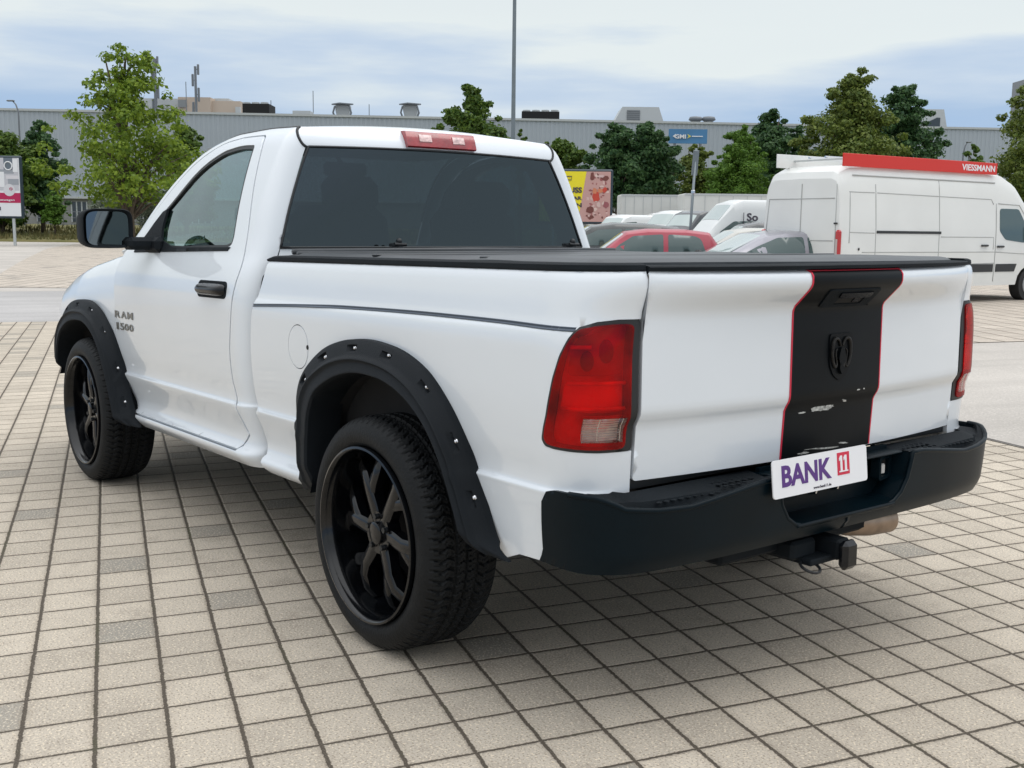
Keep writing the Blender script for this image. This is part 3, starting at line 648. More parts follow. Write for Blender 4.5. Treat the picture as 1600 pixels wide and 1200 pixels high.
mb = MB(); mb.box((5.04, 0, .90), (.12, 1.50, .40), .05); mb.build('nose_panel', M['paint'], truck, auto=30)
mb = MB(); mb.box((5.14, 0, .96), (.04, .95, .34), .03)
gr = mb.build('grille', M['chrome'], truck)
mb = MB()
for sy in (-.23, .23):
    for sz in (.885, 1.035): mb.box((5.162, sy, sz), (.01, .41, .125), .02)
mb.build('grille_mesh', M['dark'], gr)
for s in (1, -1):
    h = MB().box((5.08, s*.62, 1.0), (.12, .34, .22), .05).build('headlight', M['lens_clear'], truck); MB().sphere((5.10, s*.68, 1.0), (.05, .08, .08)).build('reflector_bowl', M['silver'], h, True)
mb = MB(); mb.box((5.10, 0, .62), (.22, 1.60, .26), .08); mb.build('front_bumper', M['paint'], truck, auto=30)

# ---- fender flares with pocket bolts
def flare(OUT, IN, s, ylip, pockets, endclose=0):
    A = np.array(catmull(OUT, 8)); B = np.array(catmull(IN, 8)); n = len(A)
    yb = CY(np.clip(A[:, 1], .45, 1.3)) if True else 1.0
    yb = np.maximum(yb, .985)*np.interp(A[:, 0], [4.3, 4.8], [1, .965])
    fade = np.interp(np.linspace(0, 1, n), [0, .05, .95, 1], [.35, 1, 1, .5]); ts = [0, 0, .03, .08, .2, .32, .44, .56, .68, .80, .90, .96, 1.0]; G = []
    Sarc = np.r_[0, np.cumsum(np.linalg.norm(np.diff(A, axis=0), axis=1))]
    tt = np.r_[[0.0], np.linspace(.0, 1, 34)]
    for i in range(n):
        row = []
        for j, t in enumerate(tt):
            p = A[i]*(1-t)+B[i]*t
            base = yb[i]+(.0 if j == 0 else .022*fade[i])
            y = base+(ylip-base)*fade[i]*(t**.8 if t > 0 else 0)
            y -= .012*max(0, (t-.95)/.05)**2
            kink = .014*math.exp(-((t-.56)/.07)**2)*fade[i]; y += kink
            for (ps, pt, w, h) in pockets:
                u = (Sarc[i]-ps)/w; v = (t-pt)/h
                y -= .020*max(0, min(1, (1-max(abs(u), abs(v)))*5))
            row.append((p[0], s*y, p[1]))
        q = B[i]; row.append((q[0], s*(ylip-.03*fade[i]-.01), q[1])); row.append((q[0], s*.95, q[1]))
        G.append(row)
    o = grid_mesh('fender_flare', G, M['flare'], truck, flip=s > 0, auto=35)
    mb = MB(); 
    for (ps, pt, w, h) in pockets:
        i = int(np.argmin(abs(Sarc-ps))); p = A[i]*(1-pt)+B[i]*pt; base = yb[i]+.022; y = base+(ylip-base)*pt**.8-.020
        mb2 = MB(); mb2.tube([(p[0], s*y, p[1]), (p[0], s*(y+.007), p[1])], .0095, 6); mb2.sphere((p[0], s*(y+.008), p[1]), (.0065, .004, .0065)); mb2.build('flare_bolt', M['bolt'], o, True)
    return o
def arclen(OUT, pts):
    A = np.array(catmull(OUT, 8)); Sx = np.r_[0, np.cumsum(np.linalg.norm(np.diff(A, axis=0), axis=1))]; return [float(Sx[np.argmin(((A-np.array(p))**2).sum(1))]) for p in pts]
rp = arclen(R_OUT, [(1.55, .87), (1.37, .985), (1.14, 1.035), (.90, 1.022), (.68, .935), (.535, .78), (.440, .61)])
fp = arclen(F_OUT, [(4.68, .89), (4.48, 1.0), (4.22, 1.04), (3.98, 1.02), (3.76, .91), (3.62, .74), (3.52, .555)])
for s in (1, -1):
    flare(R_OUT, R_IN, s, 1.094, [(a, .27, .024, .10) for a in rp]); flare(F_OUT, F_IN, s, 1.094, [(a, .27, .024, .10) for a in fp])

# ---- bumper
bx = pchip([0, .2, .4, .55, .69, .85, .915, .935], [-.128, -.127, -.124, -.119, -.108, -.083, -.055, -.038])
def BUM(u, z):
    """u = lateral position; past .955 it runs forward along the side"""
    u = np.asarray(u, float); z = np.asarray(z, float); a = np.abs(u); sg = np.where(u < 0, -1, 1.)
    w = np.clip(a-.935, 0, None)
    x = np.where(a <= .935, bx(a), -.038+w*.85); y = np.where(a <= .935, a, .935+.068*(1-np.exp(-w/.068)))
    tz = np.clip((z-.48)/.21, 0, 1); x = x+.020*np.clip(.12-tz, 0, 1)/.12+.010*(1-tz); y = y-.018*(1-tz)**2
    return np.stack([x, y*sg, z], 1)
zt = lambda a: float(np.interp(abs(a), [0, .335, .40, .45, .69, .80, .90, .925, .955, 1.0, 1.12, 1.155, 1.168, 1.176], [.681, .682, .682, .676, .645, .648, .660, .677, .690, .693, .692, .684, .672, .65]))
zbt = lambda a: float(np.interp(abs(a), [0, .3, .69, .93, 1.0, 1.2], [.475, .475, .473, .470, .468, .476]))
us = np.linspace(1.175, .342, 40)
o = [(u, zt(u)) for u in us]+[(.338, .655), (.325, .60), (.298, .555), (.262, .530), (.225, .522), (-.225, .522), (-.262, .530), (-.298, .555), (-.325, .60), (-.338, .655)]+[(-u, zt(u)) for u in us[::-1]]+[(-u, zbt(u)) for u in us]+[(u, zbt(u)) for u in us[::-1]]
bum = panel('rear_bumper', o, [], BUM, M['bumper'], truck, flip=True, sp=.02, depth=.012)
# rolled highlight edge along the top of the face and round the plate notch
E_ = [(u, zt(u)) for u in us]+[(.338, .655), (.325, .60), (.298, .555), (.262, .530), (.225, .522)]; E_ += [(-a, b) for a, b in E_[::-1]]
E_ = np.array(E_); E_ = E_[abs(E_[:, 0]) < 1.06]; P = BUM(E_[:, 0], E_[:, 1]); MB().tube(P+[.006, 0, -.003], .0085, 8).build('bumper_edge', M['bumper'], bum, True)
# top step surface
G = []
for u in np.linspace(1.0, .335, 26):
    P = BUM(np.array([u]), np.array([zt(u)]))[0]; x1 = .005 if u < .86 else .06
    G.append([P+[.004, 0, -.001], [P[0]*.7+x1*.3, P[1]*.995, P[2]+.001], [P[0]*.65+x1*.35, P[1]*.995, .668+max(0, P[2]-.675)*.5], [x1, min(P[1], .93), .684]])
for s in (1, -1): grid_mesh('step_pad', np.array(G)*[1, s, 1], M['black_plastic'], bum, auto=30)
for s in (1, -1):
    mb = MB()
    for i in range(15):
        for j in range(3): y = s*(.39+i*.028); mb.box((-.018-j*.026-(.012 if abs(y) < .6 else .0), y, .6765-(.014 if abs(y) > .55 else 0)), (.013, .018, .004), .001, rz=.5)
    mb.build('tread_pattern', M['black_plastic'], bum)
# plate recess
mb = MB()
mb.box((-.025, 0, .60), (.015, .65, .19)); mb.box((-.070, 0, .528), (.11, .50, .012), .004, ry=-.12); mb.box((-.03, 0, .677), (.12, .66, .008), .003)
for s in (1, -1):
    mb.add([(-.120, s*.342, .680), (-.118, s*.328, .60), (-.116, s*.264, .530), (-.114, s*.225, .523), (-.03, s*.215, .540), (-.03, s*.250, .545), (-.03, s*.312, .60), (-.03, s*.325, .680)], [(0, 1, 6, 7), (1, 2, 5, 6), (2, 3, 4, 5)])
mb.build('plate_recess', M['bumper'], bum)
for s in (1, -1):
    lh = panel('plate_lamp', roundpoly([(s*.262-.052, .592), (s*.262+.052, .592), (s*.262+.052, .672), (s*.262-.052, .672)], .018), [roundpoly([(s*.262-.035, .604), (s*.262+.035, .604), (s*.262+.035, .660), (s*.262-.035, .660)], .012)], lambda u, z: np.stack([-.072+.0*u+.25*(np.abs(u)-.262), u, z], 1), M['bumper'], bum, flip=True, sp=.02, depth=.03)
    MB().box((-.048, s*.262, .632), (.004, .072, .058)).build('lamp_cavity', M['dark'], lh)
    MB().box((-.058, s*.257, .624), (.012, .036, .034), .004).build('lamp_glass', mat('milky_glass', (.62, .60, .58), .25), lh)
mb = MB()
for y in (.08, -.03): mb.tube([(-.03, y, .585), (-.055, y, .592), (-.06, y, .61)], .006, 8)
mb.build('bracket', M['chrome'], bum)
# dark sill between tailgate and bumper
MB().box((.075, 0, .693), (.06, 1.58, .03)).build('sill', M['trim'], truck)
# ---- number plate
PX, PZ, PY = -.140, .684, .168
pw, ph = .452, .111
pl = panel('licence_plate', roundpoly([(PY-pw/2, PZ-ph/2), (PY+pw/2, PZ-ph/2), (PY+pw/2, PZ+ph/2), (PY-pw/2, PZ+ph/2)], .012), [], lambda y, z: np.stack([PX+(z-PZ)*.10+0*y, y, z], 1), M['plate'], truck, flip=True, sp=.05, depth=.004)
pl['label'] = 'white plate reading BANK 11 in purple and red'
pf = lambda cy, cz: (lambda u, v: (PX+(cz+v-PZ)*.10, cy-u, cz+v))
text('plate_text', 'BANK', pf(PY+.070, .690), (-1, 0, 0), M['purple'], pl, size=.07, bold=.0022, th=.0012, fit=(.232, .063))
MB().prism([(-.03, -.034), (.03, -.034), (.03, .034), (-.03, .034)], pf(PY-.106, .695), (-1, 0, 0), .001).build('plate_square', M['platered'], pl)
for dx in (-.0125, .0095):
    MB().prism([(dx-.004, -.025), (dx+.0055, -.025), (dx+.0055, .025), (dx-.003, .025), (dx-.0095, .017), (dx-.0095, .009), (dx-.004, .013)], pf(PY-.106, .695), (-1, 0, 0), .0024).build('plate_digit', M['plate'], pl)
MB().prism([(-.0225, -.025), (.0215, -.025), (.0215, -.0215), (-.0225, -.0215)], pf(PY-.106, .695), (-1, 0, 0), .0022).build('plate_underline', M['plate'], pl)
text('plate_web', 'www.bank11.de', pf(PY+.0, .640), (-1, 0, 0), M['ink'], pl, size=.012, th=.0012, fit=(.085, .008))
mb = MB(); mb.box((-.08, PY, .655), (.10, .20, .02)); mb.build('plate_bracket', M['trim'], pl)
# ---- hitch, exhaust
mb = MB(); mb.box((-.02, .012, .412), (.20, .065, .065), .008); mb.box((.10, 0, .44), (.2, .9, .07), .01); mb.box((.02, .13, .418), (.16, .12, .06), .01); mb.box((.0, .07, .385), (.20, .16, .02), .004)
ht = mb.build('tow_hitch', M['black_plastic'], truck)
MB().box((-.138, .018, .400), (.036, .070, .092), .014).build('hitch_cap', M['black_gloss'], ht)
mb = MB()
for y in (.14,): mb.tube([(-.09+.03*math.cos(a), y+.032*math.sin(a), .372+.012*math.cos(a)) for a in np.linspace(0, 2*math.pi, 16)], .005, 6)
mb.build('chain_loop', M['trim'], ht)
MB().tube([(.9, -.30, .50), (.35, -.22, .45), (.14, -.20, .435), (.055, -.245, .425), (.03, -.32, .420), (.022, -.425, .417)], [.035, .036, .042, .048, .050, .050], 24).build('exhaust_pipe', M['exh'], truck, True, auto=50)
# ---- mirrors
for s in (1, -1):
    mh = MB(); G = []
    def ring(x, k, dy=0): 
        o = []
        for a in np.linspace(0, 2*math.pi, 33)[:-1]:
            c, q = math.cos(a), math.sin(a); e2 = .42; yy = 1.158+dy+.116*k*abs(c)**e2*(1 if c > 0 else -1); zz = 1.423+.094*k*abs(q)**e2*(1 if q > 0 else -1); o.append((x+(.03 if c > 0 else 0)*abs(c)*1, s*yy, zz))
        return o
    G = [ring(3.262, .86), ring(3.245, .90), ring(3.235, .97), ring(3.245, 1.0), ring(3.30, .99), ring(3.36, .92), ring(3.40, .74), ring(3.42, .45), ring(3.425, .1)]
    h = grid_mesh('side_mirror', G, M['black_plastic'], truck, closev=True, flip=s < 0, auto=50)
    mg = [(3.2615, y, z) for x, y, z in ring(3.25, .865)]; mk('mirror_glass', mg, [tuple(range(len(mg)))], M['mirror'], h)
    mb = MB(); mb.box((3.26, s*1.0, 1.352), (.12, .16, .062), .02); mb.box((3.24, s*.945, 1.345), (.20, .05, .075), .02); mb.build('mirror_arm', M['black_plastic'], h, auto=30)
# ---- interior
for s in (1, -1):
    mb = MB(); mb.box((2.62, s*.38, .98), (.5, .50, .18), .06); mb.box((2.37, s*.38, 1.25), (.15, .50, .56), .06, ry=.2)
    st = mb.build('seat', M['seat'], truck, auto=30); MB().box((2.30, s*.38, 1.575), (.10, .28, .16), .04, ry=.1).tube([(2.31, s*.38-.06, 1.45), (2.30, s*.38-.06, 1.55)], .008).tube([(2.31, s*.38+.06, 1.45), (2.30, s*.38+.06, 1.55)], .008).build('headrest', M['seat'], st)
mb = MB(); mb.box((3.50, 0, 1.18), (.42, 1.7, .20), .06); mb.box((3.42, .38, 1.30), (.22, .42, .07), .03); mb.box((3.34, 0, 1.0), (.16, .5, .4), .05); mb.box((2.62, 0, 1.02), (.5, .24, .24), .04); mb.build('dashboard', M['dash'], truck, auto=30)
c0 = Vector((3.13, .38, 1.235)); mb = MB(); rt = Matrix.Rotation(rad(-25), 3, 'Y')
mb.tube([tuple(c0+rt @ Vector((0, .185*math.cos(a), .185*math.sin(a)))) for a in np.linspace(0, 2*math.pi, 33)], .014, 8, cap=False)
for a in (0.2, math.pi-.2, -math.pi/2): mb.tube([tuple(c0), tuple(c0+rt @ Vector((0, .18*math.cos(a), .18*math.sin(a))))], .014, 6)
mb.sphere(tuple(c0), (.03, .07, .06)); mb.tube([tuple(c0), (3.4, .38, 1.15)], .03, 8); mb.build('steering_wheel', M['dash'], truck, True)
MB().box((3.02, 0, 1.735), (.04, .25, .07), .015).tube([(3.04, 0, 1.75), (3.1, 0, 1.80)], .01).build('inside_mirror', M['dash'], truck)
mb = MB(); mb.box((2.75, 0, 1.822), (1.1, 1.26, .012)); mb.build('headliner', mat('headliner', (.30, .31, .31), .9), truck)
mb = MB(); mb.box((2.19, 0, 1.05), (.03, 1.7, .52)); mb.box((2.75, 0, .80), (1.5, 1.75, .03)); mb.build('cab_back', M['dash'], truck)
for s in (1, -1): MB().box((2.9, s*.90, 1.05), (1.3, .05, .48), .02).build('door_card', M['dash'], truck)

# ---- wheels
def tyre_grid():
    prof = [(.298, -.012), (.312, -.002), (.335, .002), (.356, -.004), (.372, -.013), (.383, -.024), (.3895, -.036), (.393, -.050)]
    prof += [(.395, y) for y in np.linspace(-.058, -.222, 40)]+[(.393, -.230), (.389, -.245), (.375, -.27), (.335, -.285), (.298, -.272)]
    n = 576; G = []
    for i in range(n):
        a = 2*math.pi*i/n; row = []
        for (r, y) in prof:
            d = 0.
            if y <= -.030 and y >= -.25 and r > .385:
                yy = y+.14; k = (i/n*72) % 1
                groove = min(abs(yy-.040), abs(yy+.040), abs(yy))
                if groove < .0055: d = .009
                # sipes and lugs, staggered by rib
                sh = .0 if abs(yy) > .040 else (.35 if yy > 0 else .6); zig = .18*math.sin(yy*120)
                kk = (k+sh+zig) % 1; wid = .22 if abs(yy) > .040 else .13
                if kk < wid: d = max(d, .0085)
                elif abs(kk-(.5+wid/2)) < .035 and abs(yy) > .006: d = max(d, .004)
            elif .380 <= r <= .3895 and y > -.04:
                k = (i/n*72+.0) % 1
                if k < .22: d = .0055
            if .325 < r < .340 and y > -.02 and (i // 2) % 4 == 0: d -= .0006
            row.append(((r-d)*math.cos(a), y, (r-d)*math.sin(a)))
        G.append(row)
    return G
def spoke(mb, a0):
    def pt(r, ang, y): return (r*math.cos(ang), y, r*math.sin(ang))
    def blade(path, w, th):
        V_ = []; n = len(path)
        for i, (r, da, y) in enumerate(path):
            p = np.array(pt(r, a0+da, y)); q = np.array(pt(path[min(i+1, n-1)][0], a0+path[min(i+1, n-1)][1], path[min(i+1, n-1)][2]))-np.array(pt(path[max(i-1, 0)][0], a0+path[max(i-1, 0)][1], path[max(i-1, 0)][2]))
            q /= np.linalg.norm(q); tn = np.cross(q, [0, 1, 0]); tn /= np.linalg.norm(tn); ww = w[i]/2; t2 = th
            V_.append([p+tn*ww*.55, p+tn*ww-np.array([0, .008, 0]), p+tn*ww*.9-np.array([0, t2, 0]), p-tn*ww*.9-np.array([0, t2, 0]), p-tn*ww-np.array([0, .008, 0]), p-tn*ww*.55])
        b = len(mb.V); mb.V += [tuple(v) for r_ in V_ for v in r_]
        for i in range(n-1):
            for j in range(6): mb.F.append((b+i*6+j, b+i*6+(j+1) % 6, b+(i+1)*6+(j+1) % 6, b+(i+1)*6+j)); mb.MI.append(0)
        mb.F.append(tuple(b+j for j in range(6))); mb.MI.append(0); mb.F.append(tuple(b+(n-1)*6+j for j in range(5, -1, -1))); mb.MI.append(0)
    blade([(.035, 0, -.052), (.09, .03, -.050), (.15, .05, -.046), (.20, .0, -.050), (.245, -.13, -.062), (.272, -.22, -.085)], [.052, .054, .050, .046, .042, .040], .045)
    blade([(.12, .05, -.050), (.165, .20, -.052), (.21, .32, -.060), (.25, .35, -.074), (.272, .34, -.095)], [.030, .042, .044, .040, .036], .042)
wheel = empty('wheel', (0, 0, 0)); wheel.parent = truck
ty = grid_mesh('tyre', tyre_grid(), M['rubber'], wheel, closeu=True, flip=True, auto=28)
M['rim'] = mat('gloss_black_rim', (.003, .0035, .0045), .17, coat=.25, spec=.35, bump=.02, bscale=90, var=.4, vscale=20)
M['rimin'] = mat('barrel_black', (.002, .002, .003), .6, spec=.2)
rim = grid_mesh('rim', revolve([(.296, -.010), (.2985, .0), (.297, .007), (.290, .009), (.284, .004), (.281, -.008), (.2775, -.020), (.274, -.026), (.2735, -.045), (.270, -.085), (.262, -.11), (.260, -.20), (.268, -.262), (.29, -.268)], 144), M['rim'], wheel, closeu=True, flip=True, auto=40)
mb = MB()
for k in range(6): spoke(mb, rad(8+k*60))
mb.build('spokes', M['rim'], wheel, True, auto=45)
mb = MB(); mb.tube([(0, -.10, 0), (0, -.052, 0)], .072, 36); mb.tube([(0, -.06, 0), (0, -.040, 0), (0, -.036, 0)], [.040, .038, .030], 32)
hub = mb.build('hub', M['rim'], wheel, True, auto=30)
for k in range(5):
    a = rad(k*72+20); MB().tube([(.056*math.cos(a), -.056, .056*math.sin(a)), (.056*math.cos(a), -.040, .056*math.sin(a))], .010, 6).build('lug_nut', M['trim'], hub)
mb = MB(); mb.tube([(0, -.20, 0), (0, -.185, 0)], .175, 40); mb.tube([(0, -.262, 0), (0, -.25, 0)], .262, 40); mb.build('brake_disc', M['rimin'], wheel)
def place_wheel(w, x, s, spin):
    Pw = Vector((x-AX, s*TRACKY, TR)); Ri = Matrix.Rotation(-RAKE, 4, 'Y')
    w.matrix_local = Ri @ Matrix.Translation(Pw) @ Matrix.Rotation(0 if s > 0 else math.pi, 4, 'Z') @ Matrix.Rotation(spin, 4, 'Y')
def copy_tree(o, parent=None):
    c = o.copy(); COL.objects.link(c); c.parent = parent
    for ch in list(o.children): copy_tree(ch, c)
    return c
w2 = copy_tree(wheel, truck); w3 = copy_tree(wheel, truck); w4 = copy_tree(wheel, truck)
place_wheel(wheel, AX, 1, 0.10); place_wheel(w2, AX+WB, 1, .9); place_wheel(w3, AX, -1, 0); place_wheel(w4, AX+WB, -1, .4)
for o in truck.children:
    if not o.name.startswith('wheel.') and o.name != 'wheel': o.location.x -= AX
# ================================================================== THE SETTING
def at(u, v, dep):
    """point seen at photo pixel (u,v) at a given distance along the view axis"""
    return CAM+(_F+_R*(u-800)/FPX-_U*(v-600)/FPX)*dep
def gp(u, dep): p = at(u, 360, dep); return np.array([p[0], p[1], 0.])
def hz(u, v, dep):
    """height above ground of pixel (u,v) at the plan distance of gp(u,dep)"""
    g = gp(u, dep); d = _F+_R*(u-800)/FPX-_U*(v-600)/FPX; h = math.hypot(g[0]-CAM[0], g[1]-CAM[1]); return CAM[2]+d[2]*h/math.hypot(d[0], d[1])
VIEWR = np.array([math.sin(YAW), -math.cos(YAW), 0.]); VIEWF = np.array([math.cos(YAW), math.sin(YAW), 0.])
def mnode(m): 
    nt = m.node_tree
    def f(op, a, b=None, c=None):
        n = nt.nodes.new('ShaderNodeMath'); n.operation = op
        for i, x in enumerate((a, b, c)):
            if x is None: continue
            if isinstance(x, (int, float)): n.inputs[i].default_value = x
            else: nt.links.new(x, n.inputs[i])
        return n.outputs[0]
    return f
def mixc(m, fac, a, b):
    n = m.node_tree.nodes.new('ShaderNodeMix'); n.data_type = 'RGBA'
    for i, x in ((0, fac), (6, a), (7, b)):
        if isinstance(x, (int, float)): n.inputs[i].default_value = x
        elif isinstance(x, tuple): n.inputs[i].default_value = (*x, 1)
        else: m.node_tree.links.new(x, n.inputs[i])
    return n.outputs[2]
def noise(m, vec, sc, det=3, rough=.5):
    n = m.node_tree.nodes.new('ShaderNodeTexNoise'); n.inputs['Scale'].default_value = sc; n.inputs['Detail'].default_value = det; n.inputs['Roughness'].default_value = rough; m.node_tree.links.new(vec, n.inputs[0]); return n.outputs['Fac']
def ramp(m, fac, a, b):
    n = m.node_tree.nodes.new('ShaderNodeMapRange'); n.inputs[1].default_value = a; n.inputs[2].default_value = b; m.node_tree.links.new(fac, n.inputs[0]); return n.outputs[0]
def paver(name, base, sp, sq, a_line, a_cross, op, oq, jp, jq, dark=.05):
    m = bpy.data.materials.new(name); m.use_nodes = True; n, l = nodes(m); b = m.node_tree.nodes['Principled BSDF']; F = mnode(m)
    t = n('ShaderNodeTexCoord'); vec = t.outputs['Object']; s = n('ShaderNodeSeparateXYZ'); l(vec, s.inputs[0]); X, Y = s.outputs[0], s.outputs[1]
    wob = F('MULTIPLY', F('SUBTRACT', noise(m, vec, 14, 2), .5), .006)
    q = F('MULTIPLY_ADD', X, math.sin(rad(-a_line)), F('MULTIPLY', Y, math.cos(rad(-a_line)))); p = F('MULTIPLY_ADD', X, math.sin(rad(a_cross)), F('MULTIPLY', Y, -math.cos(rad(a_cross))))
    ps = F('MULTIPLY', F('SUBTRACT', F('ADD', p, wob), op), 1/sp); qs = F('MULTIPLY', F('SUBTRACT', F('ADD', q, wob), oq), 1/sq)
    ip = F('FLOOR', ps); iq = F('FLOOR', qs)
    dp = F('MULTIPLY', F('SUBTRACT', .5, F('ABSOLUTE', F('SUBTRACT', F('FRACT', ps), .5))), sp); dq = F('MULTIPLY', F('SUBTRACT', .5, F('ABSOLUTE', F('SUBTRACT', F('FRACT', qs), .5))), sq)
    cx = n('ShaderNodeCombineXYZ'); l(ip, cx.inputs[0]); l(iq, cx.inputs[1]); wn = n('ShaderNodeTexWhiteNoise'); wn.noise_dimensions = '3D'; l(cx.outputs[0], wn.inputs[0]); r = wn.outputs['Value']
    wn2 = n('ShaderNodeTexWhiteNoise'); va = n('ShaderNodeVectorMath'); va.operation = 'ADD'; va.inputs[1].default_value = (37, 11, 5); l(cx.outputs[0], va.inputs[0]); l(va.outputs[0], wn2.inputs[0])
    c = mixc(m, r, tuple(x*.84 for x in base), tuple(x*1.10 for x in base))
    c = mixc(m, F('MULTIPLY', F('GREATER_THAN', wn2.outputs['Value'], 1-dark), .78), c, (base[0]*.42, base[1]*.46, base[2]*.50))
    tint = ramp(m, noise(m, vec, 1.3, 4), .35, .65); c = mixc(m, F('MULTIPLY', tint, .34), c, (base[0]*.74, base[1]*.74, base[2]*.74))
    blot = ramp(m, noise(m, vec, 6.5, 6, .62), .52, .70); c = mixc(m, F('MULTIPLY', blot, .50), c, (base[0]*.56, base[1]*.55, base[2]*.55))
    spk = ramp(m, noise(m, vec, 120, 2), .54, .66); c = mixc(m, F('MULTIPLY', spk, .75), c, (base[0]*1.45, base[1]*1.42, base[2]*1.32))
    spd = ramp(m, noise(m, vec, 210, 2), .60, .50); spd = F('SUBTRACT', 1, ramp(m, noise(m, vec, 150, 2), .34, .45)); c = mixc(m, F('MULTIPLY', spd, .8), c, (base[0]*.42, base[1]*.40, base[2]*.38))
    edge = F('MINIMUM', F('DIVIDE', dp, jp), F('DIVIDE', dq, jq)); edge = F('ADD', edge, F('MULTIPLY', F('SUBTRACT', noise(m, vec, 90, 2), .5), .9))
    jm = F('SUBTRACT', 1, ramp(m, edge, .42, .68))
    grit = ramp(m, noise(m, vec, 260, 1), .60, .68); jc = mixc(m, F('MULTIPLY', grit, .55), (.014, .011, .008), (.26, .22, .18))
    c = mixc(m, jm, c, jc)
    wear = F('SUBTRACT', 1, ramp(m, edge, .7, 3.2)); c = mixc(m, F('MULTIPLY', wear, .22), c, (base[0]*.62, base[1]*.58, base[2]*.54))
    moss = F('MULTIPLY', F('MULTIPLY', jm, ramp(m, noise(m, vec, 3.1, 4), .56, .70)), .30); c = mixc(m, moss, c, (.06, .075, .022))
    oil = F('MULTIPLY', ramp(m, noise(m, vec, .9, 5, .65), .66, .74), .55); c = mixc(m, oil, c, (base[0]*.34, base[1]*.33, base[2]*.33))
    l(c, b.inputs['Base Color']); b.inputs['Roughness'].default_value = .86; b.inputs['Specular IOR Level'].default_value = .3
    bp = n('ShaderNodeBump'); bp.inputs['Strength'].default_value = .7; bp.inputs['Distance'].default_value = .006
    hgt = F('ADD', ramp(m, edge, .3, 1.2), F('MULTIPLY', noise(m, vec, 160, 3), .35)); l(hgt, bp.inputs['Height']); l(bp.outputs[0], b.inputs['Normal']); return m
def gravel(name, base, streak=None):
    m = bpy.data.materials.new(name); m.use_nodes = True; n, l = nodes(m); b = m.node_tree.nodes['Principled BSDF']; F = mnode(m); t = n('ShaderNodeTexCoord'); vec = t.outputs['Object']
    c = mixc(m, ramp(m, noise(m, vec, .35, 5), .35, .65), tuple(x*.84 for x in base), tuple(x*1.08 for x in base))
    c = mixc(m, F('MULTIPLY', ramp(m, noise(m, vec, 60, 3), .52, .68), .45), c, tuple(min(1, x*1.5) for x in base)); c = mixc(m, F('MULTIPLY', ramp(m, noise(m, vec, 75, 2), .54, .66), .35), c, tuple(x*.5 for x in base))
    mp = n('ShaderNodeMapping'); mp.inputs['Rotation'].default_value = (0, 0, rad(17.6)); l(vec, mp.inputs[0]); m2 = n('ShaderNodeMapping'); m2.inputs['Scale'].default_value = (.9, .05, 1); l(mp.outputs[0], m2.inputs[0])
    c = mixc(m, F('MULTIPLY', ramp(m, noise(m, m2.outputs[0], 2.2, 3), .50, .60), .3), c, tuple(x*.72 for x in base))
    l(c, b.inputs['Base Color']); b.inputs['Roughness'].default_value = .9
    bp = n('ShaderNodeBump'); bp.inputs['Strength'].default_value = .5; bp.inputs['Distance'].default_value = .006; l(noise(m, vec, 90, 3), bp.inputs['Height']); l(bp.outputs[0], b.inputs['Normal']); return m
ep = np.array([math.cos(rad(-17.6)), math.sin(rad(-17.6))]); eq = np.array([-ep[1], ep[0]])
def pq(p, q, z=0.): v = ep*p+eq*q; return (v[0], v[1], z)
M['paver'] = paver('square_pavers', (.510, .450, .372), .2002, .1945, -17.7, 75.2, .049-.0, 2.189, .0092, .0112, .075)
M['asphalt'] = gravel('worn_asphalt', (.46, .425, .385)); M['road'] = gravel('grey_asphalt', (.40, .385, .375))
M['paver2'] = paver('far_pavers', (.515, .455, .39), .42, .40, -33, 57, 0, 0, .012, .022, .03)
base = mk('ground', [(-400, -700, -.008), (1500, -700, -.008), (1500, 700, -.008), (-400, 700, -.008)], [(0, 1, 2, 3)], M['asphalt']); tag(base, kind='structure')
def sheet(name, pts, m, z): o = mk(name, [(*p[:2], z) for p in pts], [tuple(range(len(pts)))], m); return tag(o, kind='structure')
sheet('parking_paving', [pq(-14, -3.58), pq(14.3, -3.58), pq(14.3, 30), pq(-14, 30)], M['paver'], 0.0)
sheet('access_road', [pq(14.3, -6.5), pq(22, -6.5), pq(22, 60), pq(14.3, 60)], M['road'], -.004)
kg0, kg1 = gp(-260, 80), gp(1900, 84)
far = [gp(-40, 23.8), gp(50, 24), gp(140, 24), gp(300, 24), gp(300, 78), gp(130, 78), gp(72, 60), gp(30, 40)]
sheet('far_paving', far, M['paver2'], 0.0)
sheet('van_bay_paving', [pq(8.5, -8.2), pq(24, -8.2), pq(24, -40), pq(8.5, -40)], M['paver2'], 0.0)
MB().add([(*pq(-14, -3.60, .006),), (*pq(14.3, -3.60, .006),), (*pq(14.3, -3.56, .006),), (*pq(-14, -3.56, .006),)], [(0, 1, 2, 3)]).build('drain_strip', mat('drain_dark', (.10, .09, .08), .9, var=.5, vscale=9))['kind'] = 'structure'
# verge
M['grass'] = mat('verge_grass', (.10, .105, .032), .95, col2=(.17, .145, .055), vscale=.55, bump=.6, bscale=5, detail=8)
G = []
for i in range(150):
    u = -500+2600*i/149; row = []
    for j, (d, h) in enumerate(((79.5, -.02), (79.6, .13), (79.8, .14), (83, .35), (88, .85), (94, 1.15), (104, 1.2), (140, 1.2))):
        p = gp(u, d); row.append((p[0], p[1], h+(.05*math.sin(u*.13+j)+.06*math.sin(u*.047+j*2) if j > 2 else 0)))
    G.append(row)
tag(grid_mesh('grass_verge', G, M['grass'], smooth=True), kind='structure')
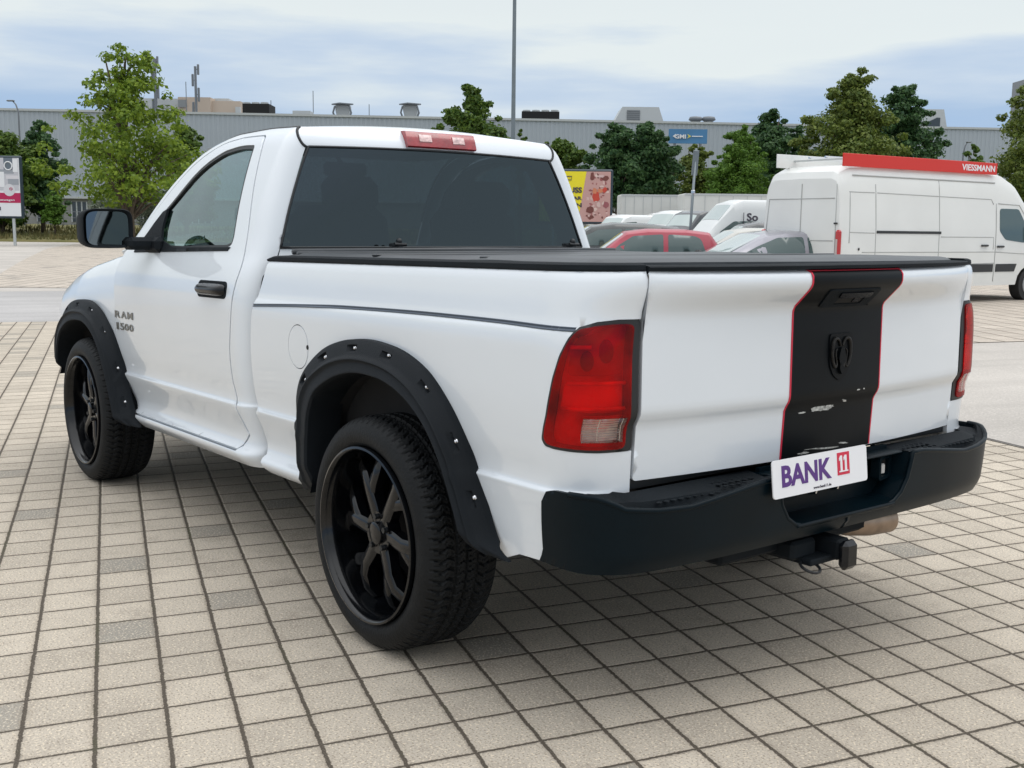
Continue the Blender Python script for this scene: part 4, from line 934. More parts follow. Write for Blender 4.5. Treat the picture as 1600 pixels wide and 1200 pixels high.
# grass tufts along the verge
rg = random.Random(8); mb = MB()
for k in range(5200):
    u = rg.uniform(-60, 760); d = rg.choice([79.9, 81, 83, 85, 88])+rg.uniform(0, 3); p = gp(u, d); h0 = float(np.interp(d, [79.8, 83, 88, 94], [.14, .35, .85, 1.15])); h = rg.uniform(.12, .42); a = rg.uniform(0, 3.14); w = .09
    dx, dy = math.cos(a)*w, math.sin(a)*w; mb.add([(p[0]-dx, p[1]-dy, h0-.03), (p[0]+dx, p[1]+dy, h0-.03), (p[0]+rg.uniform(-.1, .1), p[1]+rg.uniform(-.1, .1), h0+h)], [(0, 1, 2)])
M['tuft'] = mat('tuft_grass', (.085, .10, .03), .95, col2=(.20, .165, .065), vscale=.6, detail=8)
tag(mb.build('rough_grass', M['tuft']), kind='stuff')

# ------------------------------------------------------------------ the long hall
M['clad'] = mat('ribbed_cladding', (.37, .41, .45), .5, metal=.0, var=.03, vscale=.08)
M['cladlight'] = mat('roof_trim', (.45, .47, .47), .5); M['plinth'] = mat('concrete_base', (.26, .26, .245), .8, var=.12, vscale=.6)
M['darkwin'] = mat('dark_windows', (.03, .04, .045), .15, coat=.5); M['tan'] = mat('tan_render', (.50, .41, .33), .8, var=.05, vscale=.3); M['louv'] = mat('grey_louvre', (.22, .23, .235), .6)
hall = empty('warehouse', tuple(gp(800, 112)), 0, 'long grey warehouse of ribbed metal cladding filling the whole skyline', 'warehouse')
FA, FB = gp(-500, 105), gp(2200, 119); FD = FB-FA; FLn = np.linalg.norm(FD); FD /= FLn; FNn = np.array([-FD[1], FD[0], 0]); FNn *= -np.sign(FNn@(CAM*[1, 1, 0]-FA)); FNn = -FNn
def fac(t, off=0.): return FA+FD*t+FNn*off            # off>0 toward the viewer
def ft(u):      # distance along the facade seen at photo column u
    d = _F+_R*(u-800)/FPX-_U*(-.14); d = d[:2]; A = np.array([d, -FD[:2]]).T; r = np.linalg.solve(A, (FA-CAM)[:2]); return r[1]
ZB = 3.9; ZT = 12.0
def world_parent(o, par): o.parent = par; o.matrix_parent_inverse = Matrix.Translation(par.location).inverted(); o.location = (0, 0, 0); return o
def hb(o): o.location = tuple(-np.array(hall.location)); return o
row = []; per = .46; nrib = int(FLn/per); G = []
for i in range(nrib):
    for dt, off in ((0, .0), (.16, .0), (.20, .035), (.42, .035)): t = i*per+dt; p = fac(t, off); G.append([(p[0], p[1], ZB), (p[0], p[1], ZT)])
hb(grid_mesh('cladding', G, M['clad'], hall, smooth=False))
def fbox(t0, t1, z0, z1, o0, o1):
    a, b = fac(t0, o0), fac(t1, o0); c, d = fac(t1, o1), fac(t0, o1); V = [(*p[:2], z) for z in (z0, z1) for p in (a, b, c, d)]
    return V, [(0, 1, 2, 3), (7, 6, 5, 4), (0, 4, 5, 1), (1, 5, 6, 2), (2, 6, 7, 3), (3, 7, 4, 0)]
def fb(nm, args, m, par=None): v, f = fbox(*args); o = mk(nm, v, f, m, par or hall, False); return hb(o) if (par is None or par is hall) else o
fb('parapet', (0, FLn, ZT-.05, ZT+.16, -.4, .16), M['cladlight']); fb('base_wall', (0, FLn, 0, ZB, -.9, -.35), M['plinth']); fb('soffit', (0, FLn, ZB-.18, ZB+.02, -.9, .13), M['cladlight']); fb('roof', (0, FLn, ZT-.4, ZT-.1, -60, -.4), M['louv'])
for u0, u1 in ((-60, -20), (5, 30), (58, 76), (112, 136), (148, 200), (215, 240), (300, 330), (960, 1000), (1040, 1100)):
    t0, t1 = ft(u0), ft(u1); w = fb('window', (t0, t1, 1.5, 3.4, -.36, -.30), M['darkwin'])
    for k in range(4):
        t = t0+(t1-t0)*k/3; v, f = fbox(t-.06, t+.06, 1.45, 3.45, -.31, -.24); mk('mullion', v, f, M['cladlight'], w, False)
# roof structures, each at its own place behind the parapet
def roofbox(u0, u1, v_top, d, name, m, parent, zb=ZT-.2, depth=3.):
    a, b = gp(u0, d), gp(u1, d); z = hz((u0+u1)/2, v_top, d); n = VIEWF*depth; V = [(*p[:2], zz) for zz in (zb, z) for p in (a, b, b+n, a+n)]
    return mk(name, V, [(3, 2, 1, 0), (4, 5, 6, 7), (0, 1, 5, 4), (1, 2, 6, 5), (2, 3, 7, 6), (3, 0, 4, 7)], m, parent, False)
def rthing(name, u, d, label, cat, group=None):
    p = gp(u, d); e_ = empty(name, (p[0], p[1], ZT-.1), 0, label, cat, group); return e_
def att(o, e_): o.parent = e_; o.location = -Vector(e_.location); return o
pent = rthing('penthouse', 330, 128, 'stepped tan and grey plant room on the warehouse roof beside the tall mast', 'rooftop plant room')
for (u0, u1, vt, m, dd) in ((284, 334, 152, M['tan'], 0), (333, 380, 158, M['tan'], .5), (222, 284, 154, M['cladlight'], 1), (340, 362, 154, M['cladlight'], 2)):
    att(roofbox(u0, u1, vt, 128+dd, 'tower_block', m, None), pent)
w = att(roofbox(284, 296, 156, 127.8, 'louvre', M['louv'], None, zb=hz(290, 168, 128), depth=.1), pent)
att(roofbox(372, 379, 167, 127.8, 'vent_block', M['cladlight'], None, zb=ZT, depth=.5), pent)
def mast(u, d, vtop, wpx, label):
    p = gp(u, d); h = hz(u, vtop, d); e_ = empty('antenna_mast', (p[0], p[1], ZT), 0, label, 'antenna mast'); r = wpx*d/FPX/2
    MB().tube([(0, 0, -.3), (0, 0, h-ZT)], r, 6).build('mast_pole', M['trimgrey'], e_)
    if wpx > 2:
        for k, (q, hh) in enumerate(((.95, .12), (.78, .14), (.55, .16), (.35, .12))):
            z = (h-ZT)*q; sd_ = (-1)**k; MB().box((VIEWR[0]*.32*sd_, VIEWR[1]*.32*sd_, z), (.22, .22, (h-ZT)*hh*1.4), .04).tube([(0, 0, z), (VIEWR[0]*.32*sd_, VIEWR[1]*.32*sd_, z)], .04, 5).build('antenna_panel', M['trimgrey'], e_)
M['trimgrey'] = mat('grey_metal', (.17, .185, .20), .5, metal=.3); M['pole'] = mat('galvanised_pole', (.17, .20, .215), .45, metal=.5, var=.1, vscale=3)
mast(312, 126, 104, 4.2, 'tall antenna mast with panel aerials on the tan rooftop block'); mast(250, 127, 92, 5, 'thick dark mast rising behind the top of the maple tree')
for u, vt, lb in ((297, 128, 'thin aerial just left of the tan block'), (492, 142, 'thin aerial between the white roof vents'), (578, 163, 'thin short aerial between the two cowl vents'), (427, 157, 'short thin aerial right beside the left black chiller')): mast(u, 118, vt, 1.3, lb)
for (u0, u1, vt, vb, lb) in ((383, 424, 160, 186, 'black rooftop chiller with pale fans nearest the tan plant room'), (813, 871, 172, 195, 'black rooftop chiller with pale fans right of the tall lamp pole')):
    d = 114; c = rthing('rooftop_chiller', (u0+u1)/2, d, lb, 'chiller', 'black chillers on the warehouse roof')
    att(roofbox(u0, u1, vt+2, d, 'coil_panel', M['dark'], None, zb=hz(u0, vb, d), depth=3), c)
    nf = 4 if u1-u0 > 50 else 3
    for k in range(nf):
        uu = u0+(u1-u0)*(k+.5)/nf; p = gp(uu, d+1); z = hz(uu, vt+2, d); q = MB().tube([(p[0], p[1], z-.1), (p[0], p[1], z+.22)], .40, 12).build('fan', M['cladlight'], None); att(q, c)
for (u0, u1, vt, lb) in ((460, 487, 173, 'low white vent housing on the warehouse roof'), ):
    c = rthing('roof_vent', 473, 114, lb, 'roof vent'); att(roofbox(u0, u1, vt, 114, 'vent_housing', M['cladlight'], None, zb=hz(470, 178, 114), depth=2), c); att(roofbox(463, 467, 176, 114.1, 'vent_leg', M['cladlight'], None), c); att(roofbox(481, 485, 176, 114.1, 'vent_leg', M['cladlight'], None), c)
for (uc, lb) in ((537, 'left of the two cowl vents with splayed struts on the roof'), (641, 'right of the two cowl vents with splayed struts on the roof')):
    d = 113; c = rthing('cowl_vent', uc, d, lb, 'roof vent', 'cowl vents on the warehouse roof'); p = gp(uc, d); z0, z1 = hz(uc, 190, d), hz(uc, 163, d); s_ = d/FPX
    def pp(du, z, dd=0): v = p+VIEWR*du*s_+VIEWF*dd; return (v[0], v[1], z)
    V_ = [pp(-7, z0), pp(7, z0), pp(11, z0+(z1-z0)*.65), pp(11, z1-.1), pp(-11, z1-.1), pp(-11, z0+(z1-z0)*.65)]; n = len(V_); V_ += [tuple(np.array(v)+VIEWF*1.2) for v in V_]
    att(mk('cowl', V_, [tuple(range(n)), tuple(range(2*n-1, n-1, -1))]+[(i, (i+1) % n, n+(i+1) % n, n+i) for i in range(n)], M['cladlight'], None, False), c)
    att(MB().box(pp(0, z1), (1.6, 1.6, .12)).build('cowl_cap', M['trimgrey'], None), c)
    for sg in (-1, 1): att(MB().tube([pp(sg*8, z0-.1, -.3), pp(sg*14, z0+(z1-z0)*.5, -.3), pp(sg*11, z1-.2, -.3)], .10, 5).build('strut', M['trimgrey'], None), c)
for (u0, u1, u2, u3, vt, win, lb, dn) in ((950, 968, 1024, 1036, 167, (975, 995, 172, 194), 'sloping-sided grey roof monitor with a square louvre', 1), (1425, 1432, 1463, 1471, 171, (1437, 1458, 184, 200), 'grey roof monitor with a dark slanted window near the big conifer', 0)):
    d = 118; c = rthing('roof_monitor', (u0+u3)/2, d, lb, 'roof monitor'); z0 = ZT-.2; z1 = hz((u0+u3)/2, vt, d); A = [gp(u, d) for u in (u0, u3, u2, u1)]; V_ = [(*A[0][:2], z0), (*A[1][:2], z0), (*A[2][:2], z1), (*A[3][:2], z1)]; V_ += [tuple(np.array(v)+VIEWF*5) for v in V_]
    att(mk('monitor_shell', V_, [(0, 1, 2, 3), (7, 6, 5, 4), (0, 3, 7, 4), (3, 2, 6, 7), (2, 1, 5, 6)], M['cladlight'], None, False), c)
    a, b = gp(win[0], d-.06), gp(win[1], d-.06); zt_, zb_ = hz(win[0], win[2], d), hz(win[0], win[3], d)
    if dn:
        att(mk('louvre', [(*a[:2], zb_), (*b[:2], zb_), (*b[:2], zt_), (*a[:2], zt_)], [(0, 1, 2, 3)], M['louv'], None, False), c)
        q = MB()
        for k in range(7): z = zb_+(zt_-zb_)*(k+.5)/7; q.box(tuple((a+b)/2*[1, 1, 0]+[0, 0, z]), (np.linalg.norm(b-a), .08, .06), rz=math.atan2((b-a)[1], (b-a)[0]))
        att(q.build('louvre_blades', M['trimgrey'], None), c)
    else: att(mk('slanted_window', [(*a[:2], zb_), (*b[:2], zb_), (*b[:2], zt_), (*(a+(b-a)*.75)[:2], zt_), (*a[:2], (zt_+zb_)/2)], [(0, 1, 2, 3, 4)], M['darkwin'], None, False), c)
for uc, lb in ((1081, 'left of the pair of small mushroom roof vents'), (1101, 'right of the pair of small mushroom roof vents')):
    d = 118; p = gp(uc, d); c = empty('mushroom_vent', (p[0], p[1], ZT), 0, lb, 'roof vent', 'mushroom vents on the warehouse roof'); h = hz(uc, 182, d)-ZT
    MB().tube([(0, 0, -.2), (0, 0, h*.6)], .42, 12).build('stack', M['cladlight'], c); MB().tube([(0, 0, h*.55), (0, 0, h*.7), (0, 0, h*.95), (0, 0, h)], [.45, .75, .62, .2], 14).build('hood', M['trimgrey'], c, True)
tw = rthing('stair_tower', 1596, 132, 'tall grey tower cut off by the right edge of the photo', 'tower'); att(roofbox(1594, 1660, 122, 132, 'tower_block', M['louv'], None, depth=5), tw); att(roofbox(1600, 1606, 114, 132, 'tower_mast', M['trimgrey'], None, depth=.3), tw)
# blue sign on the wall
d = 100
sg = empty('wall_sign', tuple(at(1075, 213, d)), 0, 'wide blue sign with white lettering and a yellow arrowhead high above the conical tree', 'sign')
def sp_(du, dv, off=0.): return tuple(VIEWR*du*d/FPX+np.array([0, 0, -dv*d/FPX])-VIEWF*off)
M['blue'] = mat('sign_blue', (.07, .21, .40), .45, var=.12, vscale=.4)
mk('sign_panel', [sp_(-30, -11), sp_(30, -11), sp_(30, 11), sp_(-30, 11), sp_(-30, -11, -.2), sp_(30, -11, -.2), sp_(30, 11, -.2), sp_(-30, 11, -.2)], [(0, 1, 2, 3), (7, 6, 5, 4), (0, 4, 5, 1), (1, 5, 6, 2), (2, 6, 7, 3), (3, 7, 4, 0)], M['blue'], sg, False)
text('sign_text', 'GMI', lambda u, v: sp_(-12+u, .5-v, .06), tuple(-VIEWF), M['plate'], sg, size=8, bold=.25, th=.03, fit=(17, 6.5))
MB().prism([(-24, 0), (-19, -3.6), (-19, 3.6)], lambda x, y: sp_(x, y, .06), tuple(-VIEWF), .03).build('sign_point', M['plate'], sg)
MB().prism([(-1.5, -3.6), (5, 0), (-1.5, 3.6), (.8, 0)], lambda x, y: sp_(x, y, .06), tuple(-VIEWF), .03).build('sign_chevron', mat('sign_yellow', (.70, .62, .12), .5), sg)
MB().prism([(6, -.7), (23, -.7), (23, .7), (6, .7)], lambda x, y: sp_(x, y, .06), tuple(-VIEWF), .03).build('sign_rule', M['plate'], sg)
MB().tube([sp_(-20, 11, -.1), sp_(-20, 11+hz(1055, 213, d)*FPX/d, -.1)], .12, 8).tube([sp_(20, 11, -.1), sp_(20, 11+hz(1095, 213, d)*FPX/d, -.1)], .12, 8).build('sign_posts', M['trimgrey'], sg)
# lamps
p = gp(800, 34); lamp = empty('lamp_pole', (p[0], p[1], 0), 0, 'tall grey lamp pole rising out of the frame behind the truck cab', 'lamp pole')
MB().tube([(0, 0, 0), (0, 0, .06)], .2, 16).tube([(0, 0, 0), (0, 0, 5.5), (0, 0, 11.8)], [.082, .062, .045], 16).build('pole', M['pole'], lamp, True, auto=40)
MB().tube([(0, 0, 11.75), (-.5, .6, 12.0)], .035, 8).box((-.75, .9, 12.02), (.5, .8, .09), .03, rz=.7).build('lamp_head', M['trimgrey'], lamp)
for (u, d, vt, L, lb) in ((38, 96, 158, -14, 'curved street lamp above the far left of the warehouse roof'), (1497, 92, 222, 9, 'small street lamp against the cladding beside the right-hand tree')):
    p = gp(u, d); h = hz(u, vt, d); c = empty('street_lamp', (p[0], p[1], 0), 0, lb, 'street lamp'); s_ = d/FPX
    MB().tube([(0, 0, 0), (0, 0, h-.9), tuple(VIEWR*L*.25*s_+[0, 0, h-.3]), tuple(VIEWR*L*.6*s_+[0, 0, h])], [.1, .07, .06, .05], 8).build('pole', M['trimgrey'], c, True)
    MB().box(tuple(VIEWR*L*.8*s_+[0, 0, h]), (abs(L)*s_*.8, .3, .12), .04, rz=YAW-math.pi/2).build('lamp_head', M['trimgrey'], c)
# sign post in front of the vans, leaning slightly
a, b = at(1076, 392, 24.5), at(1088, 232, 24.5); dr = (b-a)/(b[2]-a[2]); a0 = a-dr*a[2]
po = empty('sign_post', tuple(a0), 0, 'slim leaning grey post with a sign seen edge-on, between the billboard and the vans', 'sign post')
MB().tube([(0, 0, 0), tuple(b-a0)], .030, 10).build('post', M['pole'], po, True)
q = (b-a0)*.90+[0, 0, 0]; MB().box(tuple(q), (.13, .05, .55), .01, rz=YAW-math.pi/2+.2, ry=.06).build('sign_plate', M['pole'], po)
MB().box(tuple((b-a0)*.70), (.10, .06, .10), .02).build('clamp', M['chrome'], po)
# wire fence in front of the hall's left end
fe = empty('wire_fence', tuple(gp(100, 92)), 0, 'low grey wire fence on the grass bank before the warehouse', 'fence')
fp_ = [gp(u, 93) for u in np.linspace(-160, 520, 35)]
for p in fp_: o = MB().tube([(p[0], p[1], 1.0), (p[0], p[1], 2.35)], .035, 6).build('fence_post', M['trimgrey'], fe); o.location = -Vector(fe.location)
for z in (1.3, 1.8, 2.3): o = MB().tube([(p[0], p[1], z) for p in fp_], .02, 4).build('fence_rail', M['trimgrey'], fe); o.location = -Vector(fe.location)

# ------------------------------------------------------------------ billboards
def billboard(uc, vt, vb, wpx, d, rot, label):
    p = gp(uc, d); z1, z0 = hz(uc, vt, d), hz(uc, vb, d); w = wpx*d/FPX; c = empty('billboard', (p[0], p[1], 0), YAW-math.pi/2+rot, label, 'billboard')
    h = z1-z0; zc = (z0+z1)/2; fr_ = .13
    MB().box((0, .12, zc), (w, .30, h), .08).build('frame', M['frame'], c)
    for x in (-w*.28, w*.28): MB().box((x, .12, z0/2), (.14, .14, z0)).build('post', M['cladlight'], c)
    return c, w-2*fr_, h-2*fr_, zc
M['frame'] = mat('billboard_frame', (.018, .035, .05), .4); M['yellow'] = mat('poster_yellow', (.78, .66, .015), .5); M['white'] = mat('poster_white', (.72, .73, .74), .5)
def prm(*c, n='poster_ink'): return mat(n, c, .5)
def rect(c, W, H, zc, x0, x1, y0, y1, m, nm, lay):   # fractions of the poster from its top left
    X = lambda f: -W/2+f*W; Z = lambda f: zc+H/2-f*H; y = -.034-.004*lay
    return mk(nm, [(X(x0), y, Z(y1)), (X(x1), y, Z(y1)), (X(x1), y, Z(y0)), (X(x0), y, Z(y0))], [(0, 1, 2, 3)], m, c, False)
def blob(c, W, H, zc, fx, fy, r1, r2, m, nm, lay, seed=0, n=14, jag=.2):
    r = random.Random(seed); X = -W/2+fx*W; Z = zc+H/2-fy*H; y = -.034-.004*lay; V = [(X+r1*W*math.cos(a)*(1+r.uniform(-jag, jag)), y, Z+r2*H*math.sin(a)*(1+r.uniform(-jag, jag))) for a in np.linspace(0, 2*math.pi, n+1)[:-1]]
    return mk(nm, V, [tuple(range(n))], m, c, False)
c, W, H, zc = billboard(0, 243, 341, 74, 66, .10, 'dark framed billboard with a grey photo, crimson band and white foot at the left edge')
po_ = rect(c, W, H, zc, 0, 1, 0, 1, M['white'], 'poster', 0)
gr1, gr2, gr3, crim = prm(.12, .15, .18), prm(.30, .32, .35), prm(.5, .5, .53), prm(.42, .008, .075)
rect(c, W, H, zc, .02, .98, .0, .56, gr3, 'poster_picture', 1)
for i, (x0, x1, y0, y1, m) in enumerate(((.66, .86, 0, .2, gr1), (.5, .88, .20, .27, gr2), (.70, .98, .30, .36, prm(.62, .60, .62)), (.55, .66, .24, .5, M['white']), (.86, .97, .02, .24, M['white']), (.2, .5, .02, .18, M['white']), (.74, .98, .36, .46, gr2), (.10, .30, .22, .5, gr2))): rect(c, W, H, zc, x0, x1, y0, y1, m, 'poster_patch', 2+i*.2)
MB().tube([(-W/2+W*(.76+.085*math.cos(a)), -.055, zc+H/2-H*(.135+.07*math.sin(a))) for a in np.linspace(0, 6.28, 20)], .035, 6).build('poster_ring', M['white'], c)
rect(c, W, H, zc, 0, 1, .60, .77, crim, 'crimson_band', 3); blob(c, W, H, zc, .76, .55, .13, .105, prm(.60, .60, .62), 'poster_circle', 4, 2, 20, 0)
MB().tube([(-W/2+W*(.80+.03*math.cos(a)), -.06, zc+H/2-H*(.53+.02*math.sin(a))) for a in np.linspace(0, 6.28, 10)], .02, 5).build('poster_mark', crim, c)
X_ = lambda f: -W/2+f*W; Z_ = lambda f: zc+H/2-f*H
text('poster_text', 'Mietwagen', lambda u, v: (X_(.66)+u, -.055, Z_(.725)+v), (0, -1, 0), M['white'], c, size=.3, bold=.004, th=.004, fit=(W*.42, H*.045))
text('poster_digit', '8', lambda u, v: (X_(.52)+u, -.055, Z_(.87)+v), (0, -1, 0), M['ink'], c, size=.3, bold=.01, th=.004, fit=(W*.07, H*.07))
c, W, H, zc = billboard(897, 264, 350, 118, 60, -.04, 'yellow billboard with black words and a close-up food photo beside the truck cab')
X2 = -W/2; pk, rd, br, or_ = prm(.52, .30, .27), prm(.52, .055, .03), prm(.16, .045, .035), prm(.58, .20, .10)
rect(c, W, H, zc, 0, 1, 0, 1, M['yellow'], 'poster', 0)
y = -.040; mk('food_photo', [(X2+.55*W, y, zc-H/2), (X2+W, y, zc-H/2), (X2+W, y, zc+H/2), (X2+.66*W, y, zc+H/2)], [(0, 1, 2, 3)], pk, c, False)
r5 = random.Random(4)
for i in range(46):
    fx, fy = r5.uniform(.68, .965), r5.uniform(.05, .95); m = r5.choice([br, prm(.35, .13, .12), prm(.62, .42, .38), prm(.66, .5, .44), prm(.28, .08, .08)]); blob(c, W, H, zc, fx, fy, r5.uniform(.008, .03), r5.uniform(.01, .05), m, 'food_speck', 1.8+i*.05, i, 8, .5)
for i, (fx, fy, r1, r2, m) in enumerate(((.74, .10, .03, .09, br), (.92, .13, .06, .05, br), (.86, .09, .05, .03, prm(.60, .42, .40)), (.80, .50, .055, .10, rd), (.86, .38, .04, .05, or_), (.78, .38, .035, .06, or_), (.92, .36, .03, .05, rd), (.72, .76, .055, .075, br), (.94, .66, .04, .07, prm(.30, .09, .10)), (.84, .66, .03, .06, prm(.6, .42, .38)))): blob(c, W, H, zc, fx, fy, r1, r2, m, 'food_patch', 5+i*.3, i+40, 12, .22)
for s_, fy, fw, fh in (('GENUSS', .37, .40, .115), ('BAR', .53, .17, .07), ('ESSEN', .67, .30, .085)):
    text('poster_text', s_, lambda u, v, fy=fy, fw=fw: (X2+(.60-fw/2)*W+u, -.055, zc+H/2-fy*H+v), (0, -1, 0), M['ink'], c, size=.3, bold=.012, th=.004, fit=(W*fw, H*fh))
MB().tube([(X2+W*x, -.05, zc+H/2-H*z) for x, z in ((.34, .10), (.45, .10), (.45, .17), (.34, .17), (.34, .10))], .025, 5).build('poster_logo', M['ink'], c)

# ------------------------------------------------------------------ trees
def leafmat(name, c, c2):
    m = bpy.data.materials.new(name); m.use_nodes = True; n, l = nodes(m); b = m.node_tree.nodes['Principled BSDF']; g = n('ShaderNodeNewGeometry')
    x = n('ShaderNodeValToRGB'); x.color_ramp.elements[0].color = (*[q*1.15 for q in c], 1); x.color_ramp.elements[1].color = (*[q*1.2 for q in c2], 1); l(g.outputs['Random Per Island'], x.inputs[0]); l(x.outputs[0], b.inputs['Base Color'])
    b.inputs['Roughness'].default_value = .55; b.inputs['Specular IOR Level'].default_value = .35
    tr = n('ShaderNodeBsdfTranslucent'); l(x.outputs[0], tr.inputs[0]); mx = n('ShaderNodeMixShader'); mx.inputs[0].default_value = .38; l(b.outputs[0], mx.inputs[1]); l(tr.outputs[0], mx.inputs[2]); l(mx.outputs[0], m.node_tree.nodes['Material Output'].inputs[0]); return m
LM = {'fresh': leafmat('fresh_leaves', (.07, .13, .012), (.22, .30, .03)), 'mid': leafmat('mid_leaves', (.035, .085, .014), (.12, .18, .028)), 'dark': leafmat('dark_leaves', (.018, .060, .022), (.075, .145, .045)),
      'lime': leafmat('lime_leaves', (.06, .14, .018), (.13, .23, .030)), 'grey': leafmat('greygreen_leaves', (.10, .13, .09), (.22, .25, .18)), 'olive': leafmat('olive_leaves', (.06, .10, .018), (.17, .21, .04))}
M['bark'] = mat('bark', (.09, .07, .05), .9, var=.3, vscale=3)
def tree(name, u, d, vtop, vbot, wpx, leaf, label, seed, cat='tree', shape='round', clumps=46, per=150, ls=.17, group=None, fill=.45, csk=1.):
    r = np.random.RandomState(seed); p = gp(u, d); z1, z0 = hz(u, vtop, d), max(.15, hz(u, vbot, d)); Rw = wpx*d/FPX/2; gz = float(np.interp(d, [79, 83, 88, 94], [0, .35, .85, 1.15])) if d > 79 else 0
    e_ = empty(name, (p[0], p[1], gz), r.uniform(0, 6), label, cat, group); z1 -= gz; z0 = max(z0-gz, .1); H_ = z1-z0
    tb = MB(); lean = r.uniform(-.03, .03, 2)*z1
    hh = np.linspace(0, z1*.92, 7); tb.tube([(lean[0]*(h/z1)**2*4, lean[1]*(h/z1)**2*4, h) for h in hh], list(np.interp(hh/z1, [0, 1], [max(.06, z1*.022), .02])), 8)
    C = []; pr = {'round': lambda t: float(np.interp(t, [0, .15, .4, .65, .85, 1], [.72, .95, 1, .86, .55, .18])), 'cone': lambda t: float(np.interp(t, [0, .15, .4, .65, .85, 1], [.75, 1, .9, .62, .34, .06])), 'spire': lambda t: float(np.interp(t, [0, .2, .4, .6, .8, .92, 1], [.85, 1, .92, .70, .42, .26, .08])), 'maple': lambda t: float(np.interp(t, [0, .12, .3, .5, .62, .75, .88, 1], [.62, .95, 1.0, .72, .50, .36, .26, .10]))}[shape]
    for k in range(clumps):
        t = r.uniform(0, 1)
        while r.rand() > pr(t)*.9+.12: t = r.uniform(0, 1)
        a = r.uniform(0, 2*math.pi); R0 = Rw*pr(t); rr_ = R0*(r.uniform(.25, .92)); 
        c = np.array([math.cos(a)*rr_, math.sin(a)*rr_, z0+H_*(.04+.90*t)]); cs = csk*(.12+.18*r.rand())*(R0*.55+Rw*.45)
        C.append((c, cs)); 
        if k % 2 == 0: b0 = np.array([lean[0]*.3, lean[1]*.3, max(z0*.6, c[2]-rr_*r.uniform(.4, .9)-.1*H_)]); tb.tube([tuple(b0), tuple((b0+c)/2+[0, 0, .04*H_]), tuple(c)], [z1*.009, z1*.006, z1*.003], 5)
    for k in range(int(clumps*fill)): t = r.uniform(0.03, .93); C.append((np.array([r.uniform(-.45, .45)*Rw*pr(t), r.uniform(-.45, .45)*Rw*pr(t), z0+H_*t]), .34*Rw*max(pr(t), .30)))
    for k in range(int(clumps*.55)):
        t = r.uniform(.02, .95); a = r.uniform(0, 2*math.pi); q = Rw*pr(t)*r.uniform(.92, 1.16); C.append((np.array([math.cos(a)*q, math.sin(a)*q, z0+H_*t+.05*H_*r.rand()]), Rw*r.uniform(.05, .10)))
    C.append((np.array([lean[0], lean[1], z0+H_*.96]), Rw*.08)); tb.build('trunk', M['bark'], e_, True)
    V_ = []
    for c, cs in C:
        n = int(per*1.55*r.uniform(.7, 1.3)*min(1, (cs/(Rw*.16))**1.3)); v = r.normal(size=(n, 3)); v /= np.linalg.norm(v, axis=1)[:, None]; rad_ = cs*(.45+.55*r.rand(n, 1)**.7+.5*r.rand(n, 1)**5)
        ctr = c+v*rad_*[1.15, 1.15, .72]; ctr[:, 2] = np.maximum(ctr[:, 2], .05)
        # leaves face outward/up with scatter
        nm = v*.8+r.normal(size=(n, 3))*.55+[0, 0, .45]; nm /= np.linalg.norm(nm, axis=1)[:, None]; tg_ = np.cross(nm, r.normal(size=(n, 3))); tg_ /= np.linalg.norm(tg_, axis=1)[:, None]; bt = np.cross(nm, tg_)
        s_ = ls*.78*r.uniform(.5, 1.45, (n, 1)); q = np.stack([ctr-tg_*s_*.75, ctr+bt*s_*.5+nm*s_*.1, ctr+tg_*s_*.85, ctr-bt*s_*.5+nm*s_*.1], 1); V_.append(q)
    V_ = np.concatenate(V_).reshape(-1, 3); n = len(V_)//4; me = bpy.data.meshes.new('crown'); me.vertices.add(len(V_)); me.vertices.foreach_set('co', V_.ravel()); me.loops.add(n*4); me.loops.foreach_set('vertex_index', np.arange(n*4)); me.polygons.add(n); me.polygons.foreach_set('loop_start', np.arange(n)*4); me.polygons.foreach_set('loop_total', np.full(n, 4)); me.update(calc_edges=True); me.validate(); me.materials.append(LM[leaf])
    o = bpy.data.objects.new('crown', me); COL.objects.link(o); o.parent = e_; return e_
T = tree
T('broadleaf_tree', 5, 84, 196, 352, 130, 'mid', 'bushy mid-green tree directly behind the left-edge billboard', 1, clumps=60, per=170, ls=.22)
T('broadleaf_tree', 68, 86, 184, 335, 92, 'dark', 'slim dark tree with tiered branches right of the left billboard', 2, shape='spire', clumps=52, per=150, ls=.20)
T('bush', 86, 83, 298, 352, 44, 'lime', 'small leafy young bush on the grass below the slim dark tree', 3, 'bush', clumps=26, per=130, ls=.13)
T('maple_tree', 205, 70, 66, 322, 250, 'fresh', 'tall light-green maple with a ragged narrow top left of the cab', 4, shape='maple', clumps=100, per=92, ls=.22, fill=.08, csk=.78)
T('broadleaf_tree', 292, 84, 192, 345, 100, 'mid', 'rounded darker tree between the maple and the truck windscreen', 5, clumps=48, per=170, ls=.22)
T('shrub', 178, 82, 292, 352, 78, 'grey', 'pale grey-green shrub under the left side of the maple', 6, 'shrub', clumps=26, per=110, ls=.14)
T('shrub', 246, 82, 296, 352, 84, 'grey', 'pale grey-green shrub under the right side of the maple', 7, 'shrub', clumps=26, per=110, ls=.14)
T('broadleaf_tree', 738, 62, 132, 262, 118, 'mid', 'leafy tree showing above the middle of the truck roof', 8, shape='spire', clumps=60, per=150, ls=.17)
T('broadleaf_tree', 812, 80, 200, 300, 26, 'mid', 'small tree top just right of the lamp pole', 9, clumps=18, per=110, ls=.18)
T('broadleaf_tree', 874, 82, 216, 285, 80, 'mid', 'rounded green tree just behind the yellow billboard', 10, clumps=44, per=160, ls=.2)
T('broadleaf_tree', 962, 78, 194, 320, 104, 'dark', 'darkest broad tree, the left of two merged crowns by the yellow billboard', 11, clumps=52, per=190, ls=.2)
